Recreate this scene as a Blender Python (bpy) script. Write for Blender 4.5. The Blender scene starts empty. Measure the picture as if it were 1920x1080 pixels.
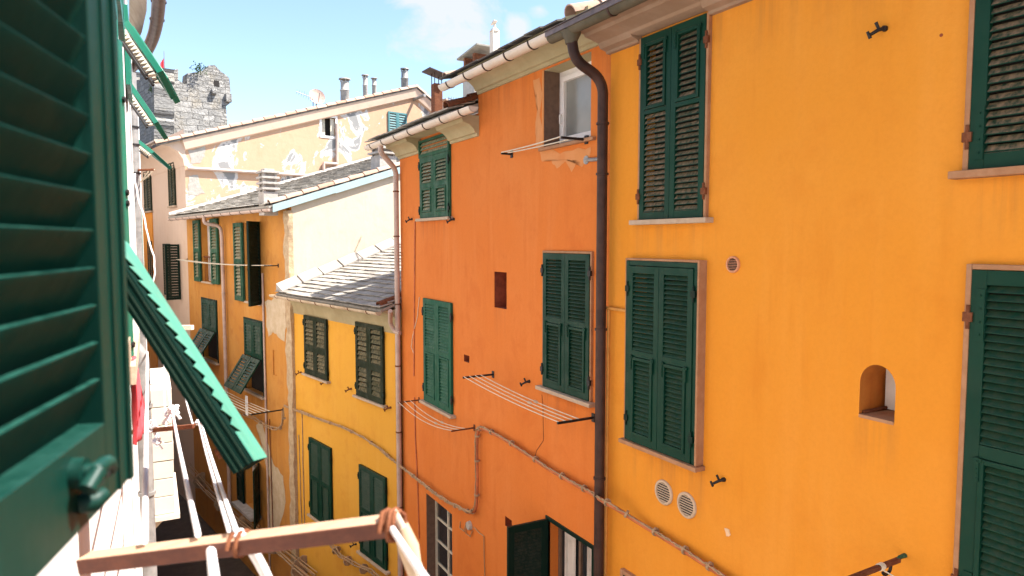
import bpy, bmesh, math, random
from mathutils import Vector, Matrix
random.seed(7)
R = math.radians
sc = bpy.context.scene
col = sc.collection

# ------------------------------------------------------------------ camera, light, exposure
CZ = 10.0                                   # camera height above the street
YAW, PITCH, FPX = R(29.7), R(3.89), 1280.0
cam_d = bpy.data.cameras.new('camera'); cam = bpy.data.objects.new('camera', cam_d); col.objects.link(cam)
cam.location = (0, 0, CZ); cam.rotation_euler = (R(90) - PITCH, 0, -YAW)
cam_d.sensor_width = 36; cam_d.lens = 36 * FPX / 1920; cam_d.clip_start = .02; cam_d.clip_end = 3000
cam_d.dof.use_dof = True; cam_d.dof.focus_distance = 8.5; cam_d.dof.aperture_fstop = 4.5
sc.camera = cam

SUN_EL, SUN_H = R(57), Vector((.85, -.52, 0)).normalized()
to_sun = Vector((SUN_H.x * math.cos(SUN_EL), SUN_H.y * math.cos(SUN_EL), math.sin(SUN_EL)))
ld = bpy.data.lights.new('sun', 'SUN'); ld.energy = 4.2; ld.angle = R(.5); ld.color = (1, .95, .87)
sun = bpy.data.objects.new('sun', ld); col.objects.link(sun)
sun.rotation_euler = to_sun.to_track_quat('Z', 'Y').to_euler(); sun.location = (10, -10, 40)

world = bpy.data.worlds.new('World'); sc.world = world; world.use_nodes = True
wn, wl = world.node_tree.nodes, world.node_tree.links
bg = wn['Background']; bg.inputs['Strength'].default_value = .08
sky = wn.new('ShaderNodeTexSky'); sky.sky_type = 'NISHITA'; sky.sun_disc = False
sky.sun_elevation = SUN_EL; sky.sun_rotation = math.atan2(SUN_H.x, SUN_H.y)
sky.air_density = 1.0; sky.dust_density = .6; sky.ozone_density = 1.6
# fair weather clouds: noise over the sky direction, only in a patch of the sky
geo = wn.new('ShaderNodeNewGeometry'); tc = wn.new('ShaderNodeTexCoord')
def wmath(op, a, b=None, c=None, clamp=False):
    n = wn.new('ShaderNodeMath'); n.operation = op; n.use_clamp = clamp
    for i, v in enumerate((a, b, c)):
        if v is None: continue
        if isinstance(v, (int, float)): n.inputs[i].default_value = v
        else: wl.new(v, n.inputs[i])
    return n.outputs[0]
cmap = wn.new('ShaderNodeMapping'); cmap.inputs['Scale'].default_value = (1, 1, 1.7)
wl.new(tc.outputs['Generated'], cmap.inputs[0])
cn = wn.new('ShaderNodeTexNoise'); cn.inputs['Scale'].default_value = 11; cn.inputs['Detail'].default_value = 9; cn.inputs['Roughness'].default_value = .6
cn.inputs['Distortion'].default_value = .4
wl.new(cmap.outputs[0], cn.inputs['Vector'])
def cloud_blob(d, r):
    vd = wn.new('ShaderNodeVectorMath'); vd.operation = 'DISTANCE'
    wl.new(tc.outputs['Generated'], vd.inputs[0]); vd.inputs[1].default_value = d
    return wmath('SUBTRACT', 1.0, wmath('DIVIDE', vd.outputs['Value'], r), clamp=True)
def sky_dir(px, py):
    v = Vector(((px - 960) / FPX, (540 - py) / FPX, -1)); v = cam.rotation_euler.to_matrix() @ v
    return v.normalized()
m = cloud_blob(sky_dir(822, 8), .105)
m = wmath('MAXIMUM', m, wmath('MULTIPLY', cloud_blob(sky_dir(975, 52), .03), .8))
m = wmath('MAXIMUM', m, wmath('MULTIPLY', cloud_blob(sky_dir(1012, 16), .03), .62))
m = wmath('MAXIMUM', m, wmath('MULTIPLY', cloud_blob(sky_dir(765, 40), .06), .62))
cl = wmath('MULTIPLY', wmath('SUBTRACT', wmath('ADD', cn.outputs[0], wmath('MULTIPLY', m, .55)), .66), 5.0, clamp=True)
cl = wmath('MULTIPLY', cl, .9)
mx = wn.new('ShaderNodeMix'); mx.data_type = 'RGBA'
wl.new(cl, mx.inputs[0]); wl.new(sky.outputs[0], mx.inputs[6]); mx.inputs[7].default_value = (2.9, 3.0, 3.1, 1)
wl.new(mx.outputs[2], bg.inputs['Color'])

sc.view_settings.view_transform = 'Standard'; sc.view_settings.look = 'None'
sc.view_settings.exposure = 2.0; sc.view_settings.gamma = 1
sc.render.engine = 'CYCLES'
sc.cycles.max_bounces = 8; sc.cycles.diffuse_bounces = 6; sc.cycles.use_denoising = True
sc.cycles.sample_clamp_indirect = 8

# ------------------------------------------------------------------ surveying: image rays met with real planes
CR = cam.rotation_euler.to_matrix()
CP = Vector((0, 0, CZ))
def ray(px, py): return CR @ Vector(((px - 960) / FPX, (540 - py) / FPX, -1))
def at(px, py, depth): return CP + ray(px, py) * depth
def column_on(p, d, px):                  # t so that p + t d stands in image column px
    inv = CR.transposed()
    if abs(p.z) < 1e-6: p = Vector((p.x, p.y, CZ))      # plan points are read at eye level
    a = inv @ (p - CP); b = inv @ d
    k = (px - 960) / FPX
    return -(a.x + k * a.z) / (b.x + k * b.z)
Z = Vector((0, 0, 1))
class Frame:
    def __init__(s, o, ex, ey, ez=Z): s.o, s.ex, s.ey, s.ez = Vector(o), Vector(ex), Vector(ey), Vector(ez)
    def p(s, a, b, c): return s.o + s.ex * a + s.ey * b + s.ez * c
    def shift(s, a, b, c): return Frame(s.p(a, b, c), s.ex, s.ey, s.ez)
class Plane(Frame):                       # a wall: ex along it, ey out of it towards the viewer's side
    def __init__(s, o, ex, ey): super().__init__((o[0], o[1], 0), ex, ey)
    def hit(s, px, py, off=0):
        d = ray(px, py); q = s.o + s.ey * off
        t = (q - CP).dot(s.ey) / d.dot(s.ey)
        w = CP + d * t - s.o
        return w.dot(s.ex), w.z
    def pt(s, px, py, off=0):
        a, z = s.hit(px, py, off); return s.p(a, off, z)
    def rect(s, pl, pr, pt, pb):          # s0, s1, z0, z1 of an upright rectangle
        xm, ym = (pl + pr) / 2, (pt + pb) / 2
        a, b = s.hit(pl, ym)[0], s.hit(pr, ym)[0]
        return (min(a, b), max(a, b), s.hit(xm, pb)[1], s.hit(xm, pt)[1])
def street_plane(o, deg): a = R(deg); return Plane(o, (-math.sin(a), math.cos(a), 0), (-math.cos(a), -math.sin(a), 0))

# ------------------------------------------------------------------ mesh builder
class MB:
    def __init__(s): s.v, s.f = [], []
    def add(s, vs, fs):
        n = len(s.v); s.v += [tuple(v) for v in vs]; s.f += [tuple(i + n for i in f) for f in fs]
    def poly(s, *vs): s.add(vs, [tuple(range(len(vs)))])
    def hexa(s, b, t): s.add(list(b) + list(t), [(3, 2, 1, 0), (4, 5, 6, 7), (0, 1, 5, 4), (1, 2, 6, 5), (2, 3, 7, 6), (3, 0, 4, 7)])
    def box(s, F, a0, a1, b0, b1, c0, c1):
        s.hexa([F.p(a0, b0, c0), F.p(a1, b0, c0), F.p(a1, b1, c0), F.p(a0, b1, c0)],
               [F.p(a0, b0, c1), F.p(a1, b0, c1), F.p(a1, b1, c1), F.p(a0, b1, c1)])
    def sweep(s, F, prof, a0, a1):        # closed profile (b, c) run along ex
        n = len(prof)
        vs = [F.p(a0, b, c) for b, c in prof] + [F.p(a1, b, c) for b, c in prof]
        s.add(vs, [(i, (i + 1) % n, n + (i + 1) % n, n + i) for i in range(n)] + [tuple(range(n))[::-1], tuple(range(n, 2 * n))])
    def tube(s, pts, r, seg=8, closed=False, cap=True):
        pts = [Vector(p) for p in pts]; n = len(pts); rr = r if isinstance(r, (list, tuple)) else [r] * n
        t0 = (pts[1] - pts[0]).normalized()
        up = Z if abs(t0.z) < .9 else Vector((1, 0, 0))
        nx = t0.cross(up).normalized(); vs = []
        for i, p in enumerate(pts):
            t = (pts[min(i + 1, n - 1)] - pts[max(i - 1, 0)]).normalized()
            nx = (nx - t * nx.dot(t)).normalized(); ny = t.cross(nx)
            vs += [p + (nx * math.cos(2 * math.pi * k / seg) + ny * math.sin(2 * math.pi * k / seg)) * rr[i] for k in range(seg)]
        fs = [(i * seg + k, i * seg + (k + 1) % seg, (i + 1) * seg + (k + 1) % seg, (i + 1) * seg + k) for i in range(n - 1) for k in range(seg)]
        if cap: fs += [tuple(range(seg))[::-1], tuple(range((n - 1) * seg, n * seg))]
        s.add(vs, fs)
    def lathe(s, o, prof, seg=14):        # (r, z) rings around a vertical axis
        o = Vector(o); vs = [o + Vector((r * math.cos(2 * math.pi * k / seg), r * math.sin(2 * math.pi * k / seg), z)) for r, z in prof for k in range(seg)]
        n = len(prof)
        fs = [(i * seg + k, i * seg + (k + 1) % seg, (i + 1) * seg + (k + 1) % seg, (i + 1) * seg + k) for i in range(n - 1) for k in range(seg)]
        s.add(vs, fs + [tuple(range(seg))[::-1], tuple(range((n - 1) * seg, n * seg))])
    def half_pipe(s, F, r, a0, a1, t=.006, seg=12, over=0):   # open-topped gutter, axis along ex at the frame origin
        prof = []
        for k in range(seg + 1):
            an = math.pi + math.pi * k / seg; prof.append((r * math.cos(an), r * math.sin(an)))
        for k in range(seg + 1):
            an = 2 * math.pi - math.pi * k / seg; prof.append(((r - t) * math.cos(an), (r - t) * math.sin(an)))
        s.sweep(F, prof, a0, a1)
    def build(s, name, mat, parent=None, bevel=0, smooth=35, label=None, cut=None, noise=0):
        me = bpy.data.meshes.new(name); me.from_pydata(s.v, [], s.f)
        bm = bmesh.new(); bm.from_mesh(me)
        bmesh.ops.recalc_face_normals(bm, faces=bm.faces)
        for co, no in (cut or ()):
            bmesh.ops.bisect_plane(bm, geom=bm.verts[:] + bm.edges[:] + bm.faces[:], plane_co=co, plane_no=no, clear_outer=True)
        bm.to_mesh(me); bm.free()
        for p in me.polygons: p.use_smooth = True
        me.set_sharp_from_angle(angle=R(smooth))
        me.materials.append(mat)
        o = bpy.data.objects.new(name, me); col.objects.link(o)
        if parent is not None: adopt(o, parent)
        if bevel:
            b = o.modifiers.new('edge', 'BEVEL'); b.width = bevel; b.segments = 2; b.limit_method = 'ANGLE'; b.angle_limit = R(40); b.harden_normals = False
        if label: o['label'] = label
        return o
def adopt(o, parent):
    o.parent = parent
    if parent.type == 'EMPTY': o.matrix_parent_inverse = Matrix.Translation(-parent.location)
def thing(name, label, cat, loc, group=None):
    o = bpy.data.objects.new(name, None); col.objects.link(o); o.location = loc; o.empty_display_size = .2
    return tag(o, label, cat, group)
def tag(o, label, cat, group=None):
    o['label'] = label; o['category'] = cat
    if group: o['group'] = group
    return o
def fillet(pts, r, n=5):
    pts = [Vector(p) for p in pts]; out = [pts[0]]
    for i in range(1, len(pts) - 1):
        a, b, c = pts[i - 1], pts[i], pts[i + 1]
        d1, d2 = (a - b), (c - b); k = min(r, d1.length * .48, d2.length * .48)
        p, q = b + d1.normalized() * k, b + d2.normalized() * k
        for j in range(n + 1):
            t = j / n; out.append(p * (1 - t) ** 2 + b * 2 * t * (1 - t) + q * t * t)
    out.append(pts[-1]); return out
def sag(a, b, s, n=14):
    a, b = Vector(a), Vector(b)
    return [a.lerp(b, i / n) - Z * s * 4 * (i / n) * (1 - i / n) for i in range(n + 1)]
def wobble(pts, amp, sub=4):
    out = []
    for i in range(len(pts) - 1):
        for k in range(sub): out.append(Vector(pts[i]).lerp(Vector(pts[i + 1]), k / sub) + Vector((random.uniform(-amp, amp), random.uniform(-amp, amp), random.uniform(-amp, amp))))
    out.append(Vector(pts[-1])); return out

# ------------------------------------------------------------------ materials
class NT:
    def __init__(s, name):
        s.m = bpy.data.materials.new(name); s.m.use_nodes = True
        s.n, s.l = s.m.node_tree.nodes, s.m.node_tree.links
        s.b = s.n['Principled BSDF']; s.g = s.n.new('ShaderNodeNewGeometry')
    def set(s, inp, v):
        if isinstance(v, (int, float)): inp.default_value = v
        elif isinstance(v, (tuple, list)): inp.default_value = v if len(v) != 3 or inp.type == 'VECTOR' else (*v, 1)
        else: s.l.new(v, inp)
    def math(s, op, a, b=0, clamp=False):
        n = s.n.new('ShaderNodeMath'); n.operation = op; n.use_clamp = clamp; s.set(n.inputs[0], a); s.set(n.inputs[1], b); return n.outputs[0]
    def mix(s, f, a, b, mode='MIX'):
        n = s.n.new('ShaderNodeMix'); n.data_type = 'RGBA'; n.blend_type = mode
        s.set(n.inputs[0], f); s.set(n.inputs[6], a); s.set(n.inputs[7], b); return n.outputs[2]
    def coords(s, scale=(1, 1, 1), loc=(0, 0, 0)):
        n = s.n.new('ShaderNodeMapping'); n.inputs['Scale'].default_value = scale; n.inputs['Location'].default_value = loc
        s.l.new(s.g.outputs['Position'], n.inputs[0]); return n.outputs[0]
    def noise(s, scale, detail=4, rough=.55, stretch=(1, 1, 1), loc=(0, 0, 0), dist=0):
        n = s.n.new('ShaderNodeTexNoise'); s.l.new(s.coords(stretch, loc), n.inputs['Vector'])
        n.inputs['Scale'].default_value = scale; n.inputs['Detail'].default_value = detail; n.inputs['Roughness'].default_value = rough; n.inputs['Distortion'].default_value = dist
        return n.outputs[0]
    def ramp(s, v, lo, hi, a=0, b=1):
        n = s.n.new('ShaderNodeMapRange'); n.interpolation_type = 'SMOOTHSTEP'
        s.set(n.inputs[0], v); n.inputs[1].default_value = lo; n.inputs[2].default_value = hi; n.inputs[3].default_value = a; n.inputs[4].default_value = b
        return n.outputs[0]
    def bump(s, h, strength, dist=.01, prev=None):
        n = s.n.new('ShaderNodeBump'); n.inputs['Strength'].default_value = strength; n.inputs['Distance'].default_value = dist
        s.set(n.inputs['Height'], h)
        if prev is not None: s.l.new(prev, n.inputs['Normal'])
        return n.outputs[0]
    def out(s, color, rough=.8, normal=None, metal=0, spec=.4):
        s.set(s.b.inputs['Base Color'], color); s.set(s.b.inputs['Roughness'], rough); s.set(s.b.inputs['Metallic'], metal)
        s.set(s.b.inputs['Specular IOR Level'], spec)
        if normal is not None: s.l.new(normal, s.b.inputs['Normal'])
        return s.m
def scl(c, k): return tuple(x * k for x in c)
def plaster(name, base, light, dark, stain=None, patch=None, seed=0, bump=.35, mottle=.7, light_amt=.55, stain_lo=.6, patch_lo=.66):
    t = NT(name); L = (seed * 7.3, seed * 3.1, seed * 5.7)
    big = t.noise(.55, 5, .6, loc=L); c = t.mix(t.ramp(big, .42, .72, 0, light_amt), base, light)
    mid = t.noise(2.2, 6, .62, loc=L, dist=.3); c = t.mix(t.ramp(mid, .47, .72, 0, mottle), c, dark)
    streak = t.noise(3.2, 5, .6, stretch=(1, 1, .09), loc=L); c = t.mix(t.ramp(streak, .50, .74, 0, .6), c, light)
    streak2 = t.noise(5.1, 6, .65, stretch=(1, 1, .13), loc=(L[2], L[0], 4)); c = t.mix(t.ramp(streak2, .52, .76, 0, .6), c, dark)
    fine = t.noise(34, 5, .7, loc=L); c = t.mix(t.ramp(fine, .35, .75, 0, .16), c, scl(dark, .8))
    if stain:
        st = t.noise(1.1, 8, .66, stretch=(1, 1, .6), loc=(L[1], 9, L[0])); c = t.mix(t.ramp(st, stain_lo, stain_lo + .2, 0, .5), c, stain)
    if patch:
        for k, (pc, lo) in enumerate(patch):
            pn = t.noise(1.0, 9, .62, stretch=(1, 1, .75), loc=(L[0] + 3.1, L[1], L[2]), dist=.5); c = t.mix(t.ramp(pn, lo, lo + .025), c, pc)
    h = t.math('ADD', t.math('MULTIPLY', t.noise(5, 5, .6, loc=L), 1.0), t.math('MULTIPLY', t.noise(60, 4, .6), .12))
    return t.out(c, .9, t.bump(h, bump, .02), spec=.25)
def paint(name, base, rough=.4, dust=None, wear=None, dust_amt=.8, bump=.15, spec=.5, grain=(1, 1, .15)):
    t = NT(name); n1 = t.noise(2.3, 5, .6)
    c = t.mix(t.ramp(n1, .4, .7, 0, .45), base, scl(base, 1.35))
    c = t.mix(t.ramp(t.noise(9, 5, .6), .5, .8, 0, .4), c, scl(base, .6))
    if wear: c = t.mix(t.ramp(t.noise(14, 8, .7, stretch=grain), .60, .72, 0, .7), c, wear)
    if dust:
        sep = t.n.new('ShaderNodeSeparateXYZ'); t.l.new(t.g.outputs['True Normal'], sep.inputs[0])
        up = t.ramp(sep.outputs[2], .15, .5)
        dn = t.ramp(t.noise(26, 6, .7, stretch=(1, 1, .5)), .3, .68)
        c = t.mix(t.math('MULTIPLY', t.math('MULTIPLY', up, dn), dust_amt), c, dust)
    oi = t.n.new('ShaderNodeObjectInfo'); c = t.mix(t.ramp(oi.outputs['Random'], 0, 1, 0, .5), c, t.mix(.5, c, scl(base, 2.0)))
    rg = t.ramp(t.noise(6, 4, .6), .3, .7, rough * .8, min(1, rough * 1.35))
    return t.out(c, rg, t.bump(t.noise(30, 5, .6, stretch=grain), bump, .004), spec=spec)
def rough_stone(name, a, b, d, scale=6, bump=.6):
    t = NT(name); c = t.mix(t.ramp(t.noise(scale, 8, .65), .35, .7), a, b)
    c = t.mix(t.ramp(t.noise(scale * .35, 6, .6, loc=(3, 7, 1)), .52, .75, 0, .7), c, d)
    return t.out(c, .93, t.bump(t.noise(scale * 1.6, 8, .65), bump, .03), spec=.2)
def island_mat(name, cols, rough=.85, mottle=.35, bump=.4, scale=18, dirt=(.05, .045, .04)):
    t = NT(name); r = t.g.outputs['Random Per Island']
    c = t.mix(t.ramp(r, 0, .5), cols[0], cols[1]); c = t.mix(t.ramp(r, .5, 1), c, cols[2])
    c = t.mix(t.ramp(t.noise(scale * .4, 7, .65), .45, .8, 0, mottle), c, dirt)
    c = t.mix(t.ramp(t.noise(scale, 6, .65, loc=(5, 2, 8)), .5, .8, 0, .35), c, scl(cols[2], 1.25))
    return t.out(c, rough, t.bump(t.noise(scale, 6, .6), bump, .01), spec=.25)
def block_stone(name, along):
    """Coursed rubble: two sizes of brick pattern on the wall's own length and height, bent by noise."""
    t = NT(name); pos = t.g.outputs['Position']
    def vm(op, a, b, c=None):
        n = t.n.new('ShaderNodeVectorMath'); n.operation = op
        for i, v in enumerate((a, b, c)):
            if v is None: continue
            if isinstance(v, (tuple, Vector)): n.inputs[i].default_value = tuple(v)
            else: t.l.new(v, n.inputs[i])
        return n
    u = vm('DOT_PRODUCT', pos, along).outputs['Value']; sep = t.n.new('ShaderNodeSeparateXYZ'); t.l.new(pos, sep.inputs[0])
    wn_ = t.n.new('ShaderNodeTexNoise'); wn_.inputs['Scale'].default_value = .9; wn_.inputs['Detail'].default_value = 5; t.l.new(pos, wn_.inputs['Vector'])
    comb = t.n.new('ShaderNodeCombineXYZ'); t.l.new(u, comb.inputs[0]); t.l.new(sep.outputs[2], comb.inputs[1])
    v = vm('MULTIPLY_ADD', wn_.outputs['Color'], (.75, .55, 0), comb.outputs[0]).outputs[0]
    def brick(w, h, off):
        b = t.n.new('ShaderNodeTexBrick'); t.l.new(v, b.inputs['Vector']); b.offset = off; b.squash = 1.5; b.squash_frequency = 3
        b.inputs['Scale'].default_value = 1; b.inputs['Brick Width'].default_value = w; b.inputs['Row Height'].default_value = h; b.inputs['Mortar Size'].default_value = .028; b.inputs['Mortar Smooth'].default_value = .6; b.inputs['Bias'].default_value = 0
        b.inputs['Color1'].default_value = (0, 0, 0, 1); b.inputs['Color2'].default_value = (1, 1, 1, 1); b.inputs['Mortar'].default_value = (.5, .5, .5, 1); return b
    b1, b2 = brick(.95, .52, .37), brick(.52, .30, .61); sel = t.ramp(t.noise(.35, 3, .5, loc=(4, 1, 2)), .47, .53)
    tone = t.mix(sel, b1.outputs['Color'], b2.outputs['Color']); mort = t.math('ADD', t.math('MULTIPLY', b1.outputs['Fac'], t.math('SUBTRACT', 1, sel)), t.math('MULTIPLY', b2.outputs['Fac'], sel))
    s2 = t.n.new('ShaderNodeSeparateColor'); t.l.new(tone, s2.inputs[0])
    c = t.mix(s2.outputs[0], (.27, .258, .242), (.42, .40, .375)); c = t.mix(t.ramp(t.noise(.8, 4, .6, loc=(9, 2, 0)), .52, .68, 0, .6), c, (.36, .31, .24))
    c = t.mix(t.ramp(t.noise(3.2, 9, .72), .42, .7, 0, .6), c, (.21, .203, .195)); c = t.mix(t.math('MULTIPLY', mort, .75), c, (.13, .124, .117))
    h = t.math('SUBTRACT', t.math('MULTIPLY', t.noise(4.5, 9, .72), 1.1), t.math('MULTIPLY', mort, .9))
    return t.out(c, .95, t.bump(h, 1, .16), spec=.15)
def plain(name, c, rough=.6, metal=0, var=.3, scale=12, bump=.1, spec=.4):
    t = NT(name); k = t.mix(t.ramp(t.noise(scale, 6, .6), .35, .75, 0, 1), scl(c, 1 + var * .5), scl(c, 1 - var))
    return t.out(k, rough, t.bump(t.noise(scale * 3, 5, .6), bump, .005), metal, spec)
def glassy(name, c, rough=.08):
    t = NT(name); return t.out(t.mix(t.ramp(t.noise(1.5, 3, .5), .3, .7), c, scl(c, 1.6)), rough, spec=.6)

M = {}
M['golden'] = plaster('golden_plaster', (.67, .255, .022), (.71, .292, .040), (.61, .212, .016), stain=(.50, .20, .04), seed=1, bump=.42, light_amt=.6, stain_lo=.64, mottle=.45)
M['orange'] = plaster('orange_plaster', (.61, .170, .028), (.65, .210, .050), (.54, .135, .020), stain=(.48, .12, .022), seed=2, bump=.42, mottle=.6)
M['yellow'] = plaster('yellow_plaster', (.66, .325, .036), (.70, .37, .06), (.60, .27, .03), stain=(.54, .25, .06), seed=3, bump=.3)
M['ochre'] = plaster('ochre_plaster', (.50, .215, .040), (.56, .28, .07), (.40, .15, .03), stain=(.36, .17, .06), seed=4, bump=.6, stain_lo=.52, light_amt=.8)
M['peach'] = plaster('peach_plaster', (.60, .45, .345), (.64, .49, .385), (.56, .40, .295), seed=5, bump=.3)
M['peel'] = plaster('peeling_peach_plaster', (.47, .295, .19), (.51, .33, .22), (.44, .265, .165), seed=6, bump=.45,
                    patch=[((.36, .22, .13), .529), ((.52, .49, .46), .535), ((.23, .225, .22), .588)])
M['cream'] = plaster('cream_plaster', (.50, .42, .315), (.55, .47, .37), (.46, .37, .26), stain=(.36, .27, .17), seed=7, bump=.3)
M['white_wall'] = plaster('white_plaster', (.74, .70, .66), (.80, .77, .74), (.62, .58, .55), stain=(.5, .46, .42), seed=8, bump=.4)
M['bare'] = rough_stone('bare_render', (.48, .37, .24), (.56, .45, .32), (.36, .24, .13), 5)
M['quoin'] = rough_stone('rubble_pilaster', (.40, .28, .165), (.52, .40, .26), (.24, .15, .085), 7, 1.0)
M['cove'] = rough_stone('olive_cornice', (.36, .30, .17), (.42, .35, .21), (.30, .23, .12), 3, .15)
M['brown_cornice'] = rough_stone('brown_cornice', (.29, .19, .125), (.34, .235, .165), (.21, .13, .085), 3, .2)
M['trim'] = rough_stone('stone_trim', (.34, .170, .085), (.40, .22, .12), (.25, .12, .06), 8, .15)
M['sill'] = rough_stone('pale_sill', (.42, .31, .215), (.48, .37, .27), (.30, .20, .13), 9, .2)
M['brown_reveal'] = plain('brown_reveal', (.15, .09, .06), .9, var=.2)
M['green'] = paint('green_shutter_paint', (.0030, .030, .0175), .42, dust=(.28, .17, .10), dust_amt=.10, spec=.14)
M['green_dusty'] = paint('dusty_green_shutter_paint', (.0035, .030, .0175), .45, dust=(.30, .19, .115), dust_amt=.95, spec=.14)
M['green_pale'] = paint('faded_green_shutter_paint', (.018, .066, .036), .6, spec=.15, dust=(.45, .36, .24), dust_amt=.9, wear=(.17, .19, .13))
M['green_mid'] = paint('green_grey_paint', (.008, .036, .022), .6, spec=.15, dust=(.20, .19, .13), dust_amt=.35)
M['green_worn'] = paint('worn_green_shutter_paint', (.010, .066, .038), .55, spec=.15, dust=(.09, .17, .11), dust_amt=.6, wear=(.15, .20, .13))
M['green_grey'] = paint('weathered_grey_green_paint', (.017, .023, .012), .75, spec=.15, dust=(.30, .24, .14), dust_amt=.8, wear=(.16, .15, .09))
M['green_dark'] = paint('dark_green_paint', (.0025, .014, .009), .45, spec=.15, dust=(.10, .075, .05), dust_amt=.25)
M['green_near'] = paint('glossy_green_paint', (.0013, .019, .0135), .38, dust=(.03, .10, .08), dust_amt=.4, wear=(.012, .075, .055), spec=.2)
M['green_light'] = paint('sunlit_green_paint', (.055, .21, .155), .45, spec=.2)  # lighter copy of the shutter green, sunlight put into the colour
M['green_shadow'] = paint('shaded_green_paint', (.0025, .012, .009), .9, spec=.04)  # darker copy of the shutter green, the flap's shade put into the colour
M['green_louvre'] = paint('glossy_louvre_paint', (.0008, .016, .0115), .5, dust=(.03, .12, .09), dust_amt=.5, wear=(.006, .045, .034), spec=.06)
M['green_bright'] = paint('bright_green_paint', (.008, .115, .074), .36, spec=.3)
M['teal'] = paint('teal_paint', (.05, .15, .16), .5)
M['iron'] = plain('black_iron', (.014, .012, .012), .55, .3, spec=.5)
M['rust'] = rough_stone('rusty_iron', (.14, .045, .02), (.20, .075, .035), (.06, .025, .015), 22, .5)
M['pipe_brown'] = plain('dark_brown_pipe', (.050, .024, .018), .55, .1, var=.4, scale=5, spec=.25)
M['copper'] = rough_stone('aged_copper', (.085, .075, .05), (.135, .115, .08), (.07, .05, .035), 4, .1)
M['flash'] = plain('lead_flashing', (.16, .12, .11), .5, .4)
M['pvc'] = plain('ivory_plastic', (.62, .52, .42), .45, var=.12, scale=3)
M['pvc_pink'] = plain('pinkish_plastic_pipe', (.46, .34, .28), .5, var=.2, scale=4)
M['gutter_old'] = rough_stone('weathered_gutter', (.44, .33, .22), (.58, .48, .36), (.25, .12, .055), 5, .1)
M['zinc'] = plain('zinc', (.25, .24, .23), .5, .3)
M['slate'] = island_mat('slate', [(.21, .19, .165), (.36, .33, .285), (.29, .265, .23)], .8, .6, .7)
M['slate_dark'] = island_mat('dark_slate_edge', [(.07, .06, .055), (.12, .105, .09), (.09, .075, .065)], .8, .5, .7)
M['tile'] = island_mat('terracotta_tile', [(.36, .215, .15), (.46, .33, .25), (.40, .25, .18)], .85, .3)
M['ridge'] = island_mat('mortar_ridge', [(.27, .25, .22), (.34, .31, .28), (.30, .27, .24)], .85, .25)
M['blue_board'] = paint('blue_grey_fascia', (.22, .30, .31), .7, wear=(.36, .40, .40))
M['concrete'] = rough_stone('chimney_render', (.34, .31, .28), (.44, .40, .36), (.26, .22, .18), 6)
M['white_frame'] = plain('white_window_frame', (.72, .69, .66), .4, var=.06)
M['cream_frame'] = plain('cream_window_frame', (.55, .50, .40), .5, var=.15)
M['glass'] = glassy('window_glass', (.018, .019, .022))
M['glass_grey'] = glassy('grey_window_glass', (.16, .16, .145), .18)
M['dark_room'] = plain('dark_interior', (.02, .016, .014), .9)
M['curtain'] = plain('white_curtain', (.55, .50, .46), .9, var=.3, scale=4)
M['rope'] = plain('white_rope', (.74, .72, .72), .8, var=.1, scale=60, bump=.4)
M['line'] = plain('cream_line', (.62, .55, .42), .7, var=.1)
M['cable'] = island_mat('painted_cable', [(.33, .19, .085), (.40, .26, .14), (.27, .16, .085)], .8, .3)
M['conduit_orange'] = plain('orange_painted_conduit', (.46, .135, .05), .7, var=.3, scale=6)
M['conduit_gold'] = plain('golden_painted_conduit', (.58, .27, .06), .7, var=.15)
M['grey_cable'] = plain('grey_cable', (.10, .09, .085), .7)
M['tan_cable'] = plain('tan_cable', (.36, .24, .14), .8)
M['vent_white'] = plain('ivory_vent', (.50, .37, .255), .6, var=.12)
M['vent_pink'] = plain('pink_vent', (.60, .27, .14), .6, var=.1)
M['patch'] = plain('pale_repair', (.62, .42, .26), .9)
M['patch_orange'] = plaster('light_orange_repair', (.60, .25, .085), (.64, .30, .13), (.58, .20, .055), seed=9, bump=.3)
M['patch_grey'] = rough_stone('grey_render', (.30, .28, .25), (.38, .35, .31), (.24, .20, .16), 6)
M['hole'] = plain('rust_red_niche', (.22, .045, .018), .9, var=.3)
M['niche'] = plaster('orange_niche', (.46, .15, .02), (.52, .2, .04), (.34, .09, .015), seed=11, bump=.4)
M['crack'] = plain('crack', (.10, .035, .015), .9)
M['red_cloth'] = plain('red_cloth', (.62, .06, .075), .85, var=.25, scale=5)
M['leaf'] = island_mat('wall_weed', [(.05, .10, .02), (.09, .16, .035), (.065, .12, .03)], .7, .1)
M['street'] = rough_stone('street_paving', (.085, .062, .045), (.11, .082, .06), (.055, .04, .03), 3)
M['awning'] = plain('dark_awning', (.03, .03, .045), .9)
M['panel'] = plain('pale_panel', (.50, .46, .38), .7, var=.12, scale=2.5)
M['dish'] = plain('pinkish_dish', (.44, .30, .24), .6)
def wood_mat():
    t = NT('worn_red_wood'); g = t.noise(7, 8, .65, stretch=(1, 6, 6)); n2 = t.noise(40, 6, .7, stretch=(.3, 1.4, 1.4))
    sep = t.n.new('ShaderNodeSeparateXYZ'); t.l.new(t.g.outputs['True Normal'], sep.inputs[0])
    c = t.mix(t.ramp(g, .35, .7), (.080, .020, .009), (.125, .036, .016))
    c = t.mix(t.math('MULTIPLY', t.ramp(sep.outputs[2], .5, .9), t.ramp(n2, .25, .55, .6, 1)), c, (.40, .255, .165))
    return t.out(c, .6, t.bump(n2, .3, .004))
M['wood'] = wood_mat()
M['wood_pale'] = plain('grey_wood', (.36, .27, .18), .8, var=.35)

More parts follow.
